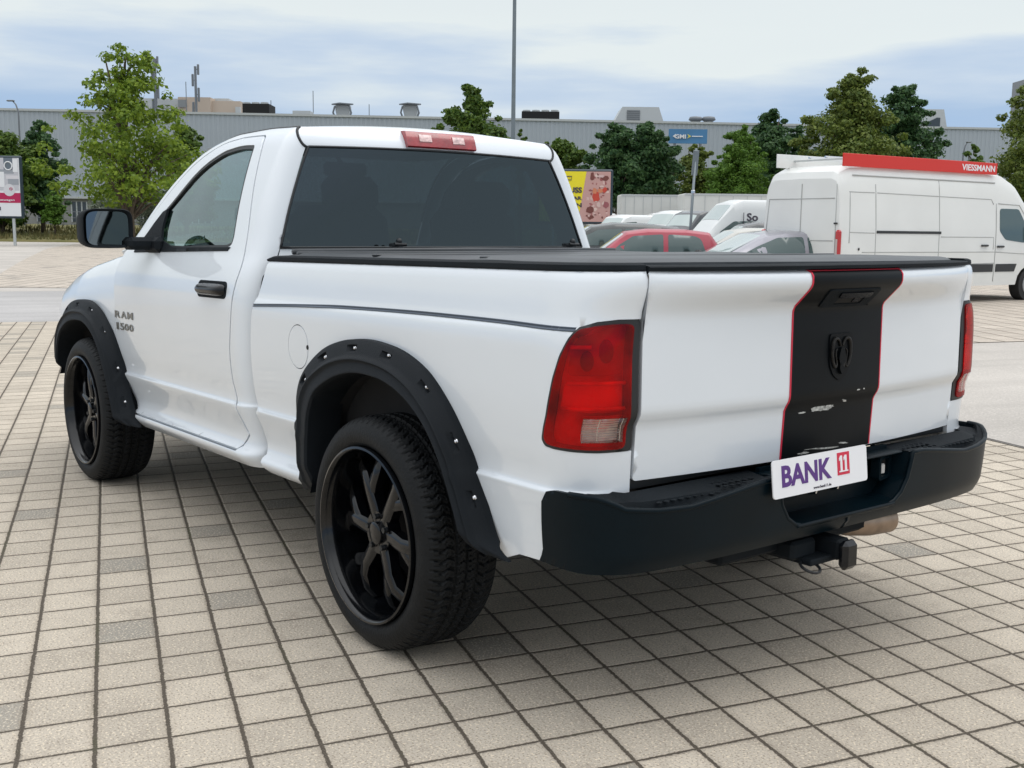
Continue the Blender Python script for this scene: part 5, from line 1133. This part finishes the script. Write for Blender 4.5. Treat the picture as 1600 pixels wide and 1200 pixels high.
T('broadleaf_tree', 1012, 79, 188, 318, 110, 'dark', 'dark tree left of the blue sign, the right of two merged crowns', 12, clumps=54, per=190, ls=.2)
T('broadleaf_tree', 1085, 84, 224, 318, 76, 'olive', 'lighter olive tree below the blue sign', 13, clumps=34, per=140, ls=.2)
T('conical_tree', 1151, 74, 198, 330, 108, 'lime', 'bright green smooth conical tree right of the blue sign', 14, shape='cone', clumps=100, per=300, ls=.115)
T('broadleaf_tree', 1196, 84, 168, 330, 124, 'dark', 'dark tree close behind the bright conical tree', 15, shape='spire', clumps=64, per=180, ls=.22)
T('broadleaf_tree', 1242, 86, 194, 330, 96, 'dark', 'low dark tree filling the gap above the van roof', 16, clumps=40, per=170, ls=.22)
T('broadleaf_tree', 1322, 72, 112, 315, 172, 'olive', 'largest olive-green tree rising above the white van', 17, shape='spire', clumps=104, per=170, ls=.19)
T('broadleaf_tree', 1400, 78, 132, 315, 144, 'dark', 'tall dark tree with a side branch right of the largest tree', 18, shape='spire', clumps=74, per=160, ls=.2)
T('broadleaf_tree', 1514, 88, 224, 300, 44, 'mid', 'small tree poking above the red roof board', 19, clumps=22, per=120, ls=.18)
T('broadleaf_tree', 1636, 66, 84, 330, 168, 'olive', 'tall tree cut off by the right edge above the van cab', 20, shape='round', clumps=84, per=160, ls=.18)
T('shrub', 1035, 90, 300, 345, 120, 'mid', 'low green shrub behind the white box trucks', 21, 'shrub', clumps=30, per=120, ls=.2)
# ================================================================== PARKED VEHICLES
M['cartyre'] = mat('car_tyre', (.02, .02, .021), .8); M['carrim'] = mat('car_rim', (.38, .39, .40), .35, metal=.7); M['carglass'] = mat('car_glass', (.05, .085, .082), .08, coat=.6); M['cartrim'] = mat('car_trim', (.02, .022, .024), .5)
M['carlamp'] = mat('car_tail_lamp', (.45, .012, .015), .2, coat=1); M['carhead'] = mat('car_headlamp', (.6, .62, .63), .15, metal=.4)
M['screen'] = mat('painted_sky_windscreen', (.36, .43, .41), .08, coat=1)  # pale base colour stands in for sky reflected in the windscreens
def vehicle(name, label, cat, loc, head, L, Wd, H, body, shoulder, roofp, sidewin, wheels=(.75, None), wr=.32, rooff=.74, tum=.97, group=None, zb=.26, front=None, back=None, paint=None, sidewin2=(), wallthick=.0):
    """x from 0 (rear bumper) to L; y left positive; built from lofted sections"""
    e_ = empty(name, tuple(loc), head, label, cat, group); hw = Wd/2
    SH = pchip(*zip(*shoulder)); RF = lambda x: np.interp(x, [p[0] for p in roofp], [p[1] for p in roofp]); wx = [wheels[0], wheels[1] if wheels[1] else L-.85]
    xs = np.unique(np.r_[np.linspace(0, L, 56), [p[0] for p in roofp if 0 <= p[0] <= L], [w+dx for w in wx for dx in np.linspace(-wr*1.15, wr*1.15, 9)]])
    plan = lambda x: hw*(1-.22*max(0, 1-x/.35)**2.2-.30*max(0, 1-(L-x)/.6)**2.2)
    G = []; 
    def yz(x, t):  # t in 0..1 over the greenhouse side
        s0, r0 = float(SH(x)), float(RF(x)); y0 = plan(x)*tum; y1 = min(y0, hw*rooff); return y0+(y1-y0)*(.35*t+.65*t*t), s0+(r0-s0)*t
    for x in xs:
        hwx = plan(x); s0 = float(SH(x)); r0 = float(RF(x)); zl = zb
        for w in wx:
            if abs(x-w) < wr*1.15: zl = max(zl, wr+math.sqrt(max(0, (wr*1.15)**2-(x-w)**2)))
        cab_ = r0 > s0+.02
        row = [(hwx*.94, zl), (hwx*.99, zl+.03*(1 if zl < .4 else .3)), (hwx, max(.55*s0+.1, zl+.02)), (hwx*.995, max(s0-.12, zl+.03)), (hwx*(tum+.012), s0-.03), (hwx*tum, s0)]
        if cab_:
            for t in (.25, .5, .75, .93): row.append(yz(x, t))
            yt, zt_ = yz(x, 1); row += [(yt*.955, r0-.008), (yt*.86, r0+.018), (yt*.4, r0+.035), (0, r0+.04)]
        else:
            row += [(hwx*tum*.99, s0+.004), (hwx*tum*.96, s0+.01), (hwx*tum*.92, s0+.018), (hwx*.85, s0+.022), (hwx*.75, s0+.025), (hwx*.6, s0+.028), (hwx*.3, s0+.03), (0, s0+.03)]
        G.append([(x, y, z) for y, z in row]+[(x, -y, z) for y, z in row[-2::-1]])
    b = grid_mesh(body[0], G, paint or body[1], e_, auto=32, flip=False); me = b.data
    # closing ends
    n = len(G[0]); mk('rear_panel', G[0], [tuple(range(n))], paint or body[1], b, False); mk('front_panel', G[-1], [tuple(range(n-1, -1, -1))], M['cartrim'] if front == 'dark' else (paint or body[1]), b, False)
    def sidefn(s): 
        def f(u, v):
            o = []
            for x, z in zip(u, v):
                s0, r0 = float(SH(x)), float(RF(x)); t = np.clip((z-s0)/max(r0-s0, .05), -.3, 1.2); y0 = plan(x)*tum; y1 = min(y0, hw*rooff); tt = max(t, 0); o.append((x, s*(y0+(y1-y0)*(.35*tt+.65*tt*tt)), z))
            return np.array(o)
        return f
    for s in (1, -1):
        for wn in sidewin:
            w_ = panel('side_window', roundpoly(wn, .05, 3), [], sidefn(s), M['carglass'], b, flip=s > 0, sp=.12, depth=.004, lift=.006)
    # windscreen and rear screen on the sloping roof parts
    def topfn(u, v):
        o = []
        for x, y in zip(u, v):
            yt = yz(x, 1)[0]; k = abs(y)/max(yt, .01); o.append((x, y, float(RF(x))+.04-.048*min(k, 1.05)**3))
        return np.array(o)
    mx = max(p[1] for p in roofp); fr_ = [p for p in roofp if p[1] > mx-.12]; xf = fr_[-1][0]; xf2 = [p for p in roofp if p[0] > xf][0][0] if [p for p in roofp if p[0] > xf] else xf+.5
    ye = hw*rooff*.86
    xe = xf2-(.12 if xf2-xf > .3 else .02)
    panel('windscreen', roundpoly([(xf+.06, -ye), (xe, -ye*1.10), (xe, ye*1.10), (xf+.06, ye)], .05, 3), [], topfn, M['screen'], b, sp=.12, depth=.004, lift=.006)
    xr_ = fr_[0][0]; rb = [p for p in roofp if p[0] < xr_]
    if rb and xr_-rb[-1][0] > .12:
        x0 = rb[-1][0]; panel('rear_screen', roundpoly([(x0+.04, -ye), (xr_-.03, -ye*.95), (xr_-.03, ye*.95), (x0+.04, ye)], .04, 3), [], topfn, M['carglass'], b, sp=.12, depth=.004, lift=.006)
    for s in (1, -1):
        for w in wx:
            wh = MB().tube([(w, s*(hw-.20), wr), (w, s*(hw-.005), wr)], wr, 28).build('wheel', M['cartyre'], e_, auto=40, smooth=True); MB().tube([(w, s*(hw-.02), wr), (w, s*(hw+.004), wr)], wr*.62, 20).build('rim', M['carrim'], wh)
        MB().box((.02, s*hw*.78, shoulder[0][1]-.12), (.10, .14, .26), .03).build('tail_lamp', M['carlamp'], e_); MB().box((L-.10, s*hw*.66, .66), (.14, .26, .15), .04).build('headlamp', M['carhead'], e_)
        xm = xf2-.25; MB().box((xm, s*(hw+.08), float(SH(xm))+.08), (.10, .20, .13), .03).build('door_mirror', M['cartrim'], e_)
        for xd in (L*.42, ): MB().box((xd, s*(hw+.005), float(SH(xd))-.10), (.16, .03, .03), .01).build('door_handle', M['cartrim'], e_)
    MB().box((L-.06, 0, .42), (.16, Wd*.72, .22), .05).build('front_bumper', M['cartrim'], e_); MB().box((.03, 0, .42), (.16, Wd*.8, .22), .05).build('rear_bumper', paint or body[1], e_)
    return e_, sidefn, plan
def cardir(u, d, ang): # centre column u, distance d; ang heading offset: 0 = facing photo-left and square-on
    return gp(u, d), YAW+math.pi/2+rad(ang)
def place(u, d, ang, L):
    p, h = cardir(u, d, ang); f = np.array([math.cos(h), math.sin(h), 0]); return p-f*L/2, h
red = mat('faded_red_paint', (.36, .020, .045), .35, coat=.6); blk = mat('black_green_paint', (.020, .026, .026), .25, coat=.8); sil = mat('silver_lilac_paint', (.30, .295, .33), .3, metal=.35, coat=.8); wht = mat('white_van_paint', (.70, .71, .70), .35, coat=.5); grn = mat('dark_grey_paint', (.05, .055, .06), .3, coat=.8); beig = mat('grey_beige_paint', (.50, .49, .45), .4, coat=.4)
p, h = place(997, 23.5, 0, 3.7)
vehicle('hatchback', 'faded red small hatchback in front of the other parked cars', 'hatchback', p, h, 3.7, 1.62, 1.40, ('body', red), [(0, .86), (.5, .90), (2.2, .86), (3.0, .80), (3.5, .66), (3.7, .55)], [(0, .7), (.12, .95), (.42, 1.33), (.9, 1.385), (1.7, 1.39), (2.15, 1.33), (2.78, .87), (3.0, .6)],
        [[(.52, .93), (.62, 1.22), (.74, 1.28), (1.30, 1.31), (1.30, .90)], [(1.40, .90), (1.40, 1.31), (2.02, 1.27), (2.32, 1.08), (2.50, .89)]], (.62, 3.0), .29)
p, h = place(950, 29, 2, 4.6)
vehicle('estate_car', 'black-green estate car with a long roof behind the red hatchback', 'estate car', p, h, 4.6, 1.8, 1.5, ('body', blk), [(0, .95), (1., .97), (2.8, .93), (3.6, .88), (4.3, .72), (4.6, .58)], [(0, .8), (.08, 1.0), (.55, 1.45), (1.4, 1.53), (2.2, 1.54), (2.8, 1.46), (3.65, .93), (3.9, .6)],
        [[(.45, 1.04), (.62, 1.32), (.95, 1.38), (.98, 1.03)], [(1.06, 1.03), (1.06, 1.40), (1.95, 1.42), (1.95, 1.0)], [(2.03, 1.0), (2.03, 1.42), (2.65, 1.38), (3.05, 1.18), (3.30, .98)]], (.85, 3.7), .32)
p, h = place(1186, 21.5, 12, 4.5)
vehicle('saloon_car', 'silver-lilac car right behind the large white van', 'car', p, h, 4.5, 1.78, 1.38, ('body', sil), [(0, .94), (.8, .95), (2.6, .90), (3.4, .84), (4.2, .70), (4.5, .55)], [(0, .7), (.2, .98), (.65, 1.20), (1.35, 1.385), (2.0, 1.39), (2.4, 1.33), (3.35, .88), (3.6, .6)],
        [[(.62, 1.0), (1.0, 1.18), (1.35, 1.28), (1.6, 1.30), (1.6, .97)], [(1.68, .97), (1.68, 1.30), (2.2, 1.28), (2.6, 1.12), (2.95, .95)]], (.8, 3.6), .31)
p, h = place(1150, 29, 6, 4.5)
vehicle('estate_car', 'pale grey car with dark side glass between the red hatchback and silver car', 'car', p, h, 4.5, 1.78, 1.45, ('body', beig), [(0, .96), (.8, .98), (2.6, .93), (3.4, .87), (4.2, .72), (4.5, .55)], [(0, .7), (.15, 1.0), (.6, 1.36), (1.35, 1.44), (2.0, 1.44), (2.4, 1.38), (3.3, .9), (3.6, .6)],
        [[(.5, 1.04), (.7, 1.28), (1.5, 1.36), (1.5, 1.0)], [(1.58, 1.0), (1.58, 1.36), (2.2, 1.33), (2.6, 1.18), (2.95, .98)]], (.8, 3.6), .31)
p, h = place(1172, 33, 4, 4.4)
vehicle('dark_car', 'dark grey car roof showing between the white van front and the silver car', 'car', p, h, 4.4, 1.8, 1.62, ('body', grn), [(0, .98), (.8, 1.0), (2.6, .95), (3.4, .9), (4.2, .75), (4.4, .6)], [(0, .7), (.15, 1.0), (.6, 1.54), (1.35, 1.63), (2.1, 1.63), (2.5, 1.55), (3.3, .95), (3.6, .6)],
        [[(.5, 1.08), (.75, 1.42), (1.5, 1.52), (1.5, 1.03)], [(1.58, 1.03), (1.58, 1.52), (2.2, 1.5), (2.6, 1.3), (3.0, 1.03)]], (.8, 3.5), .33)
vanroof = lambda L, H: [(0, 1.2), (.03, H-.16), (.15, H-.02), (L*.4, H), (L-2.05, H), (L-1.75, H-.10), (L-1.15, H-.75), (L-.85, 1.20), (L-.8, .9)]
vansh = lambda L: [(0, 1.12), (L-1.6, 1.14), (L-.85, 1.12), (L-.35, .98), (L-.08, .72), (L, .6)]
def van(u, d, ang, L, H, m, label, w=1.95):
    p, h = place(u, d, ang, L); return vehicle('delivery_van', label, 'van', p, h, L, w, H, ('body', m), vansh(L), vanroof(L, H), [[(L-2.35, 1.18), (L-2.35, H-.62 if H > 2.3 else H-.30), (L-1.72, H-.64 if H > 2.3 else H-.34), (L-1.28, 1.36), (L-1.22, 1.18)]], (1.0, L-1.0), .34, rooff=.86, tum=.985, group='delivery vans parked in a row')
v1, sf, _ = van(1180, 35, 10, 5.6, 2.32, wht, 'white van lettered So beside the large white van')
for s in (1,):
    text('lettering', 'So', lambda a, b: tuple(sf(1)(np.array([3.28-a]), np.array([1.82+b]))[0]), (0, 1, 0), M['ink'], v1, size=.3, bold=.006, th=.015, fit=(.36, .24))
    MB().tube([(3.58, .968, 1.56), (3.58, .955, 1.95)], .012, 5).build('lettering_rule', M['ink'], v1)
van(1092, 46, 30, 4.8, 2.15, grn, 'dark-sided van squeezed between two white vans')
van(1062, 50, 30, 5.2, 2.22, wht, 'white van left of the dark-sided van, facing half left')
van(1030, 56, 8, 5.4, 2.10, beig, 'dull grey-beige van in the middle of the van row', 1.9)
van(980, 53, 30, 4.9, 2.05, wht, 'small white van at the left end of the row under the billboard')
van(1180, 52, 12, 5.4, 1.95, wht, 'white van mostly hidden behind the van lettered So')
def boxtruck(u0, u1, d, vt, label, rot=0.):
    uc = (u0+u1)/2; p = gp(uc, d); L = (u1-u0)*d/FPX; z1 = hz(uc, vt, d); e_ = empty('box_truck', tuple(p), YAW-math.pi/2+rot, label, 'box truck', 'white box trucks behind the vans')
    MB().box((0, 0, (z1+1.0)/2), (L, 2.45, z1-1.0), .05).build('cargo_box', mat('box_body_white', (.60, .605, .58), .5, var=.05, vscale=.7), e_)
    mb = MB(); mb.box((0, -1.235, z1-.06), (L*.99, .03, .10)); mb.box((0, -1.235, 1.07), (L*.99, .03, .12))
    for k in range(7): mb.box((-L/2+L*(k+.5)/7, -1.232, (z1+1)/2), (.03, .02, z1-1.2))
    mb.build('box_rails', M['cladlight'], e_)
    MB().box((0, 0, .85), (L*.95, .9, .25)).build('chassis', M['cartrim'], e_)
    for x in (-L*.32, L*.32):
        for s in (1, -1): MB().tube([(x, s*.95, .45), (x, s*1.2, .45)], .45, 20).build('wheel', M['cartyre'], e_)
    MB().box((-L/2-.95, 0, 1.35), (1.8, 2.1, 1.9), .25).build('truck_cab', wht, e_, auto=35)
boxtruck(966, 1062, 66, 305, 'white box truck with a plain side, left of the sign post'); boxtruck(1062, 1212, 62, 304, 'longer white box truck right of the sign post, behind the vans')

# ------------------------------------------------------------------ the large white van at right
d = 20.3; VK = 1.215; p = gp(1314, d); hd_ = rad(-94.5); VL = 5.85; fw = np.array([math.cos(hd_), math.sin(hd_), 0]); lf = np.array([-fw[1], fw[0], 0]); VW = 1.96
org = p+lf*VW/2
e_ = empty('panel_van', tuple(org), hd_, 'large white high-roof van with ladder rack and red board, behind the tailgate', 'van')
Hv = 2.66; hw = VW/2
def vsec(x):
    rf = float(np.interp(x, [0, .05, .25, .6, 3.6, 4.15, 4.50, 4.85, 5.12, 5.30], [Hv-.28, Hv-.13, Hv-.03, Hv, Hv, Hv-.03, Hv-.20, Hv-.62, Hv-.98, 1.35])); bon = float(np.interp(x, [4.9, 5.3, 5.65, 5.85], [1.5, 1.30, 1.08, .82])); z = rf if x < 5.25 else bon
    pw_ = hw*(1-.03*max(0, 1-x/.25)**2-.26*max(0, 1-(VL-x)/.9)**2.4)
    zl = .34
    for w in (.95, 4.98):
        if abs(x-w) < .40: zl = max(zl, .34+math.sqrt(.16-(x-w)**2))
    zz = [zl, max(zl+.02, .5), max(zl+.03, .78), 1.05, 1.10, 1.45, 1.50, z-.52, z-.30, z-.14, z-.05, z, z+.012]
    def wy(h):
        return pw_*float(np.interp(h, [.3, .8, 1.05, 1.5, 2.0, 2.3, 2.5], [.985, 1.0, 1.0, .99, .955, .925, .89]))
    if z < 1.6: zz = list(np.linspace(zl, z-.16, 8))+[z-.10, z-.06, z-.03, z, z+.01]
    yy = [wy(q) for q in zz]; yy[-4] *= .975; yy[-3] *= .93; yy[-2] *= .80; yy[-1] = 0
    return [(x, y, q) for y, q in zip(yy, zz)]+[(x, -y, q) for y, q in list(zip(yy, zz))[-2::-1]]
xs = np.unique(np.r_[np.linspace(0, .3, 8), np.linspace(.3, VL, 60), [.55, .95, 1.35, 4.58, 4.98, 5.38]]); G = [vsec(x) for x in xs]
bd = grid_mesh('body', G, M['vanpaint'], e_, auto=28); n = len(G[0]); mk('rear_doors', G[0], [tuple(range(n))], M['vanpaint'], e_, False); mk('front_panel', G[-1], [tuple(range(n-1, -1, -1))], M['cartrim'], bd, False)
def VS(s, off=0.): 
    def f(u, v): return np.array([(x, s*(hw*float(np.interp(z, [.3, .8, 1.05, 1.5, 2.0, 2.3, 2.5], [.985, 1.0, 1.0, .99, .955, .925, .89]))*(1-.03*max(0, 1-x/.25)**2-.26*max(0, 1-(VL-x)/.9)**2.4)+off), z) for x, z in zip(u, v)])
    return f
seam = mat('van_seam', (.40, .41, .40), .6)
def line(nm, pts, w=.010, s=-1, m=seam, off=-.003):
    P = resample(list(pts)+list(pts[::-1])[1:-1], .12) if len(pts) > 1 else pts; P = np.array(pts, float); Q = []
    for a, b in zip(P[:-1], P[1:]):
        k = max(2, int(np.linalg.norm(b-a)/.15)); Q += [a+(b-a)*j/k for j in range(k)]
    Q.append(P[-1]); Q = np.array(Q); MB().tube(VS(s, off)(Q[:, 0], Q[:, 1]), w, 5).build(nm, m, bd, True)
def plate_(nm, poly, m, s=-1, off=.006, par=None, th=.01): return panel(nm, poly, [], VS(s, off), m, par or bd, flip=s > 0, sp=.12, depth=th)
for s in (-1, 1):
    line('door_seam', [(.81, 2.30), (.81, .42)], s=s); line('door_seam', [(2.38, 2.42), (2.38, .42)], s=s); line('door_seam', [(3.92, 2.02), (3.92, .42)], s=s, w=.013)
    line('pressing', [(.20, 2.14), (.78, 2.14)], s=s); line('pressing', [(.84, 2.14), (3.78, 2.10), (3.84, 2.0)], s=s); line('pressing', [(.30, 2.45), (3.9, 2.44)], s=s, w=.014)
    line('pressing', [(.22, 2.14), (.20, 1.2)], s=s); line('pressing', [(.2, 1.40), (.78, 1.39)], s=s); line('pressing', [(2.42, 1.33), (3.86, 1.33), (3.86, 1.08)], s=s); line('pressing', [(.5, 1.03), (3.9, 1.03), (4.9, .98)], s=s); line('pressing', [(2.64, .78), (3.9, .80)], s=s)
    plate_('rub_strip', [(1.40, .62), (3.88, .62), (3.88, .78), (1.40, .78)], M['cartrim'], s, .012, th=.02); plate_('rub_strip', [(3.96, .62), (4.50, .62), (4.56, .78), (3.96, .78)], M['cartrim'], s, .012, th=.02)
    MB().box((3.60, s*(hw+.02), 1.16), (.19, .04, .04), .012).build('door_handle', M['cartrim'], e_); MB().box((4.05, s*(hw+.02), 1.14), (.19, .04, .04), .012).build('door_handle', M['cartrim'], e_)
    g_ = plate_('cab_window', roundpoly([(4.02, 1.92), (4.02, 1.46), (4.20, 1.28), (4.74, 1.22), (4.98, 1.30), (4.56, 1.92)], .06), M['carglass'], s, .006, e_)
    line('window_frame', [(3.97, 2.02), (4.58, 2.0), (4.88, 1.62)], s=s, w=.012)
    for w in (.95, 4.98): wh = MB().tube([(w, s*(hw-.25), .34), (w, s*(hw-.02), .34)], .34, 30).build('wheel', M['cartyre'], e_, smooth=True, auto=40); MB().tube([(w, s*(hw-.05), .34), (w, s*(hw-.005), .34)], .21, 20).build('rim', M['carrim'], wh)
    MB().box((5.02, s*(hw+.13), 1.42), (.12, .22, .36), .05).build('door_mirror', M['cartrim'], e_)
    # tall rear lamps on the corners
    tl = MB().box((-.005, s*(hw-.045), 1.18), (.08, .115, .52), .03).build('tail_lamp', M['carlamp'], e_); MB().box((-.046, s*(hw-.05), 1.12), (.01, .05, .30), .004).build('lamp_insert', mat('lamp_pale', (.5, .42, .40), .3), tl)
plate_('sliding_rail', [(.83, 1.385), (2.42, 1.385), (2.42, 1.435), (.83, 1.435)], M['cartrim'], -1, .012, th=.02); plate_('sliding_rail', [(.83, 1.385), (2.42, 1.385), (2.42, 1.435), (.83, 1.435)], M['cartrim'], 1, .012, th=.02)
MB().box((.42, -hw-.01, 1.09), (.035, .02, .05), .01).build('fuel_cap', M['cartrim'], e_)
# rear doors detail
mb = MB(); mb.box((-.002, .0, 1.35), (.012, .014, 1.9)); mb.build('rear_seam', seam, e_)
mb = MB(); mb.tube([(-.002, .88, 1.24), (-.002, -.80, 1.24)], .008, 5); mb.tube([(-.002, .82, 2.02), (-.002, -.80, 2.02)], .008, 5); mb.tube([(-.002, .82, 2.02), (-.002, .90, 1.24)], .008, 5); mb.tube([(-.002, -.84, 2.28), (-.002, -.86, .5)], .008, 5); mb.build('door_pressing', seam, e_, True)
MB().box((-.012, .05, 1.18), (.02, .26, .05), .01).build('rear_handle', M['cartrim'], e_); MB().prism([(.0, 1.25), (.16, 1.25), (.16, 1.40)], lambda a, b: (-.008, a+.0, b), (-1, 0, 0), .01).build('red_reflector', M['carlamp'], e_)
MB().box((-.015, -.86, 1.56), (.03, .08, .03), .008).build('hinge', M['cartrim'], e_); MB().box((-.03, 0, .50), (.14, VW*.96, .22), .04).build('rear_bumper', M['cartrim'], e_); MB().box((-.012, .80, 1.07), (.02, .30, .04), .01).build('rear_step', M['cartrim'], e_)
# roof rack with boards
rk = MB(); 
for x in (.35, 1.5, 2.7, 3.8): rk.box((x, 0, Hv+.10), (.05, 1.72, .03)); rk.box((x, .80, Hv+.05), (.06, .04, .12)); rk.box((x, -.80, Hv+.05), (.06, .04, .12))
for s in (1, -1): rk.tube([(.2, s*.82, Hv+.10), (4.0, s*.82, Hv+.10)], .02, 8)
rk.build('roof_rack', M['cladlight'], e_)
rb = MB().box((1.99, -.88, Hv+.06), (3.86, .035, .235), .006).build('advert_board', mat('board_red', (.62, .022, .012), .4), e_)
MB().box((1.1, .62, Hv+.09), (2.3, .03, .26), .006).build('pale_board', M['vanpaint'], e_)
MB().tube([(.3, -.2, Hv+.15), (3.9, -.2, Hv+.15)], .02, 8).tube([(.3, .2, Hv+.15), (3.9, .2, Hv+.15)], .02, 8).build('ladder', M['chrome'], e_)
text('board_text', 'VIESSMANN', lambda a, b: (3.40+a, -.899, Hv+.06+b), (0, -1, 0), M['plate'], rb, size=.1, bold=.002, th=.003, fit=(.90, .125))

e_.scale = (VK, 1, 1)
for o in [c for c in e_.children if c.name.startswith('wheel')]:
    xc = sum(q.co.x for q in o.data.vertices)/len(o.data.vertices); o.scale = (1/VK, 1, 1); o.location.x = xc-xc/VK
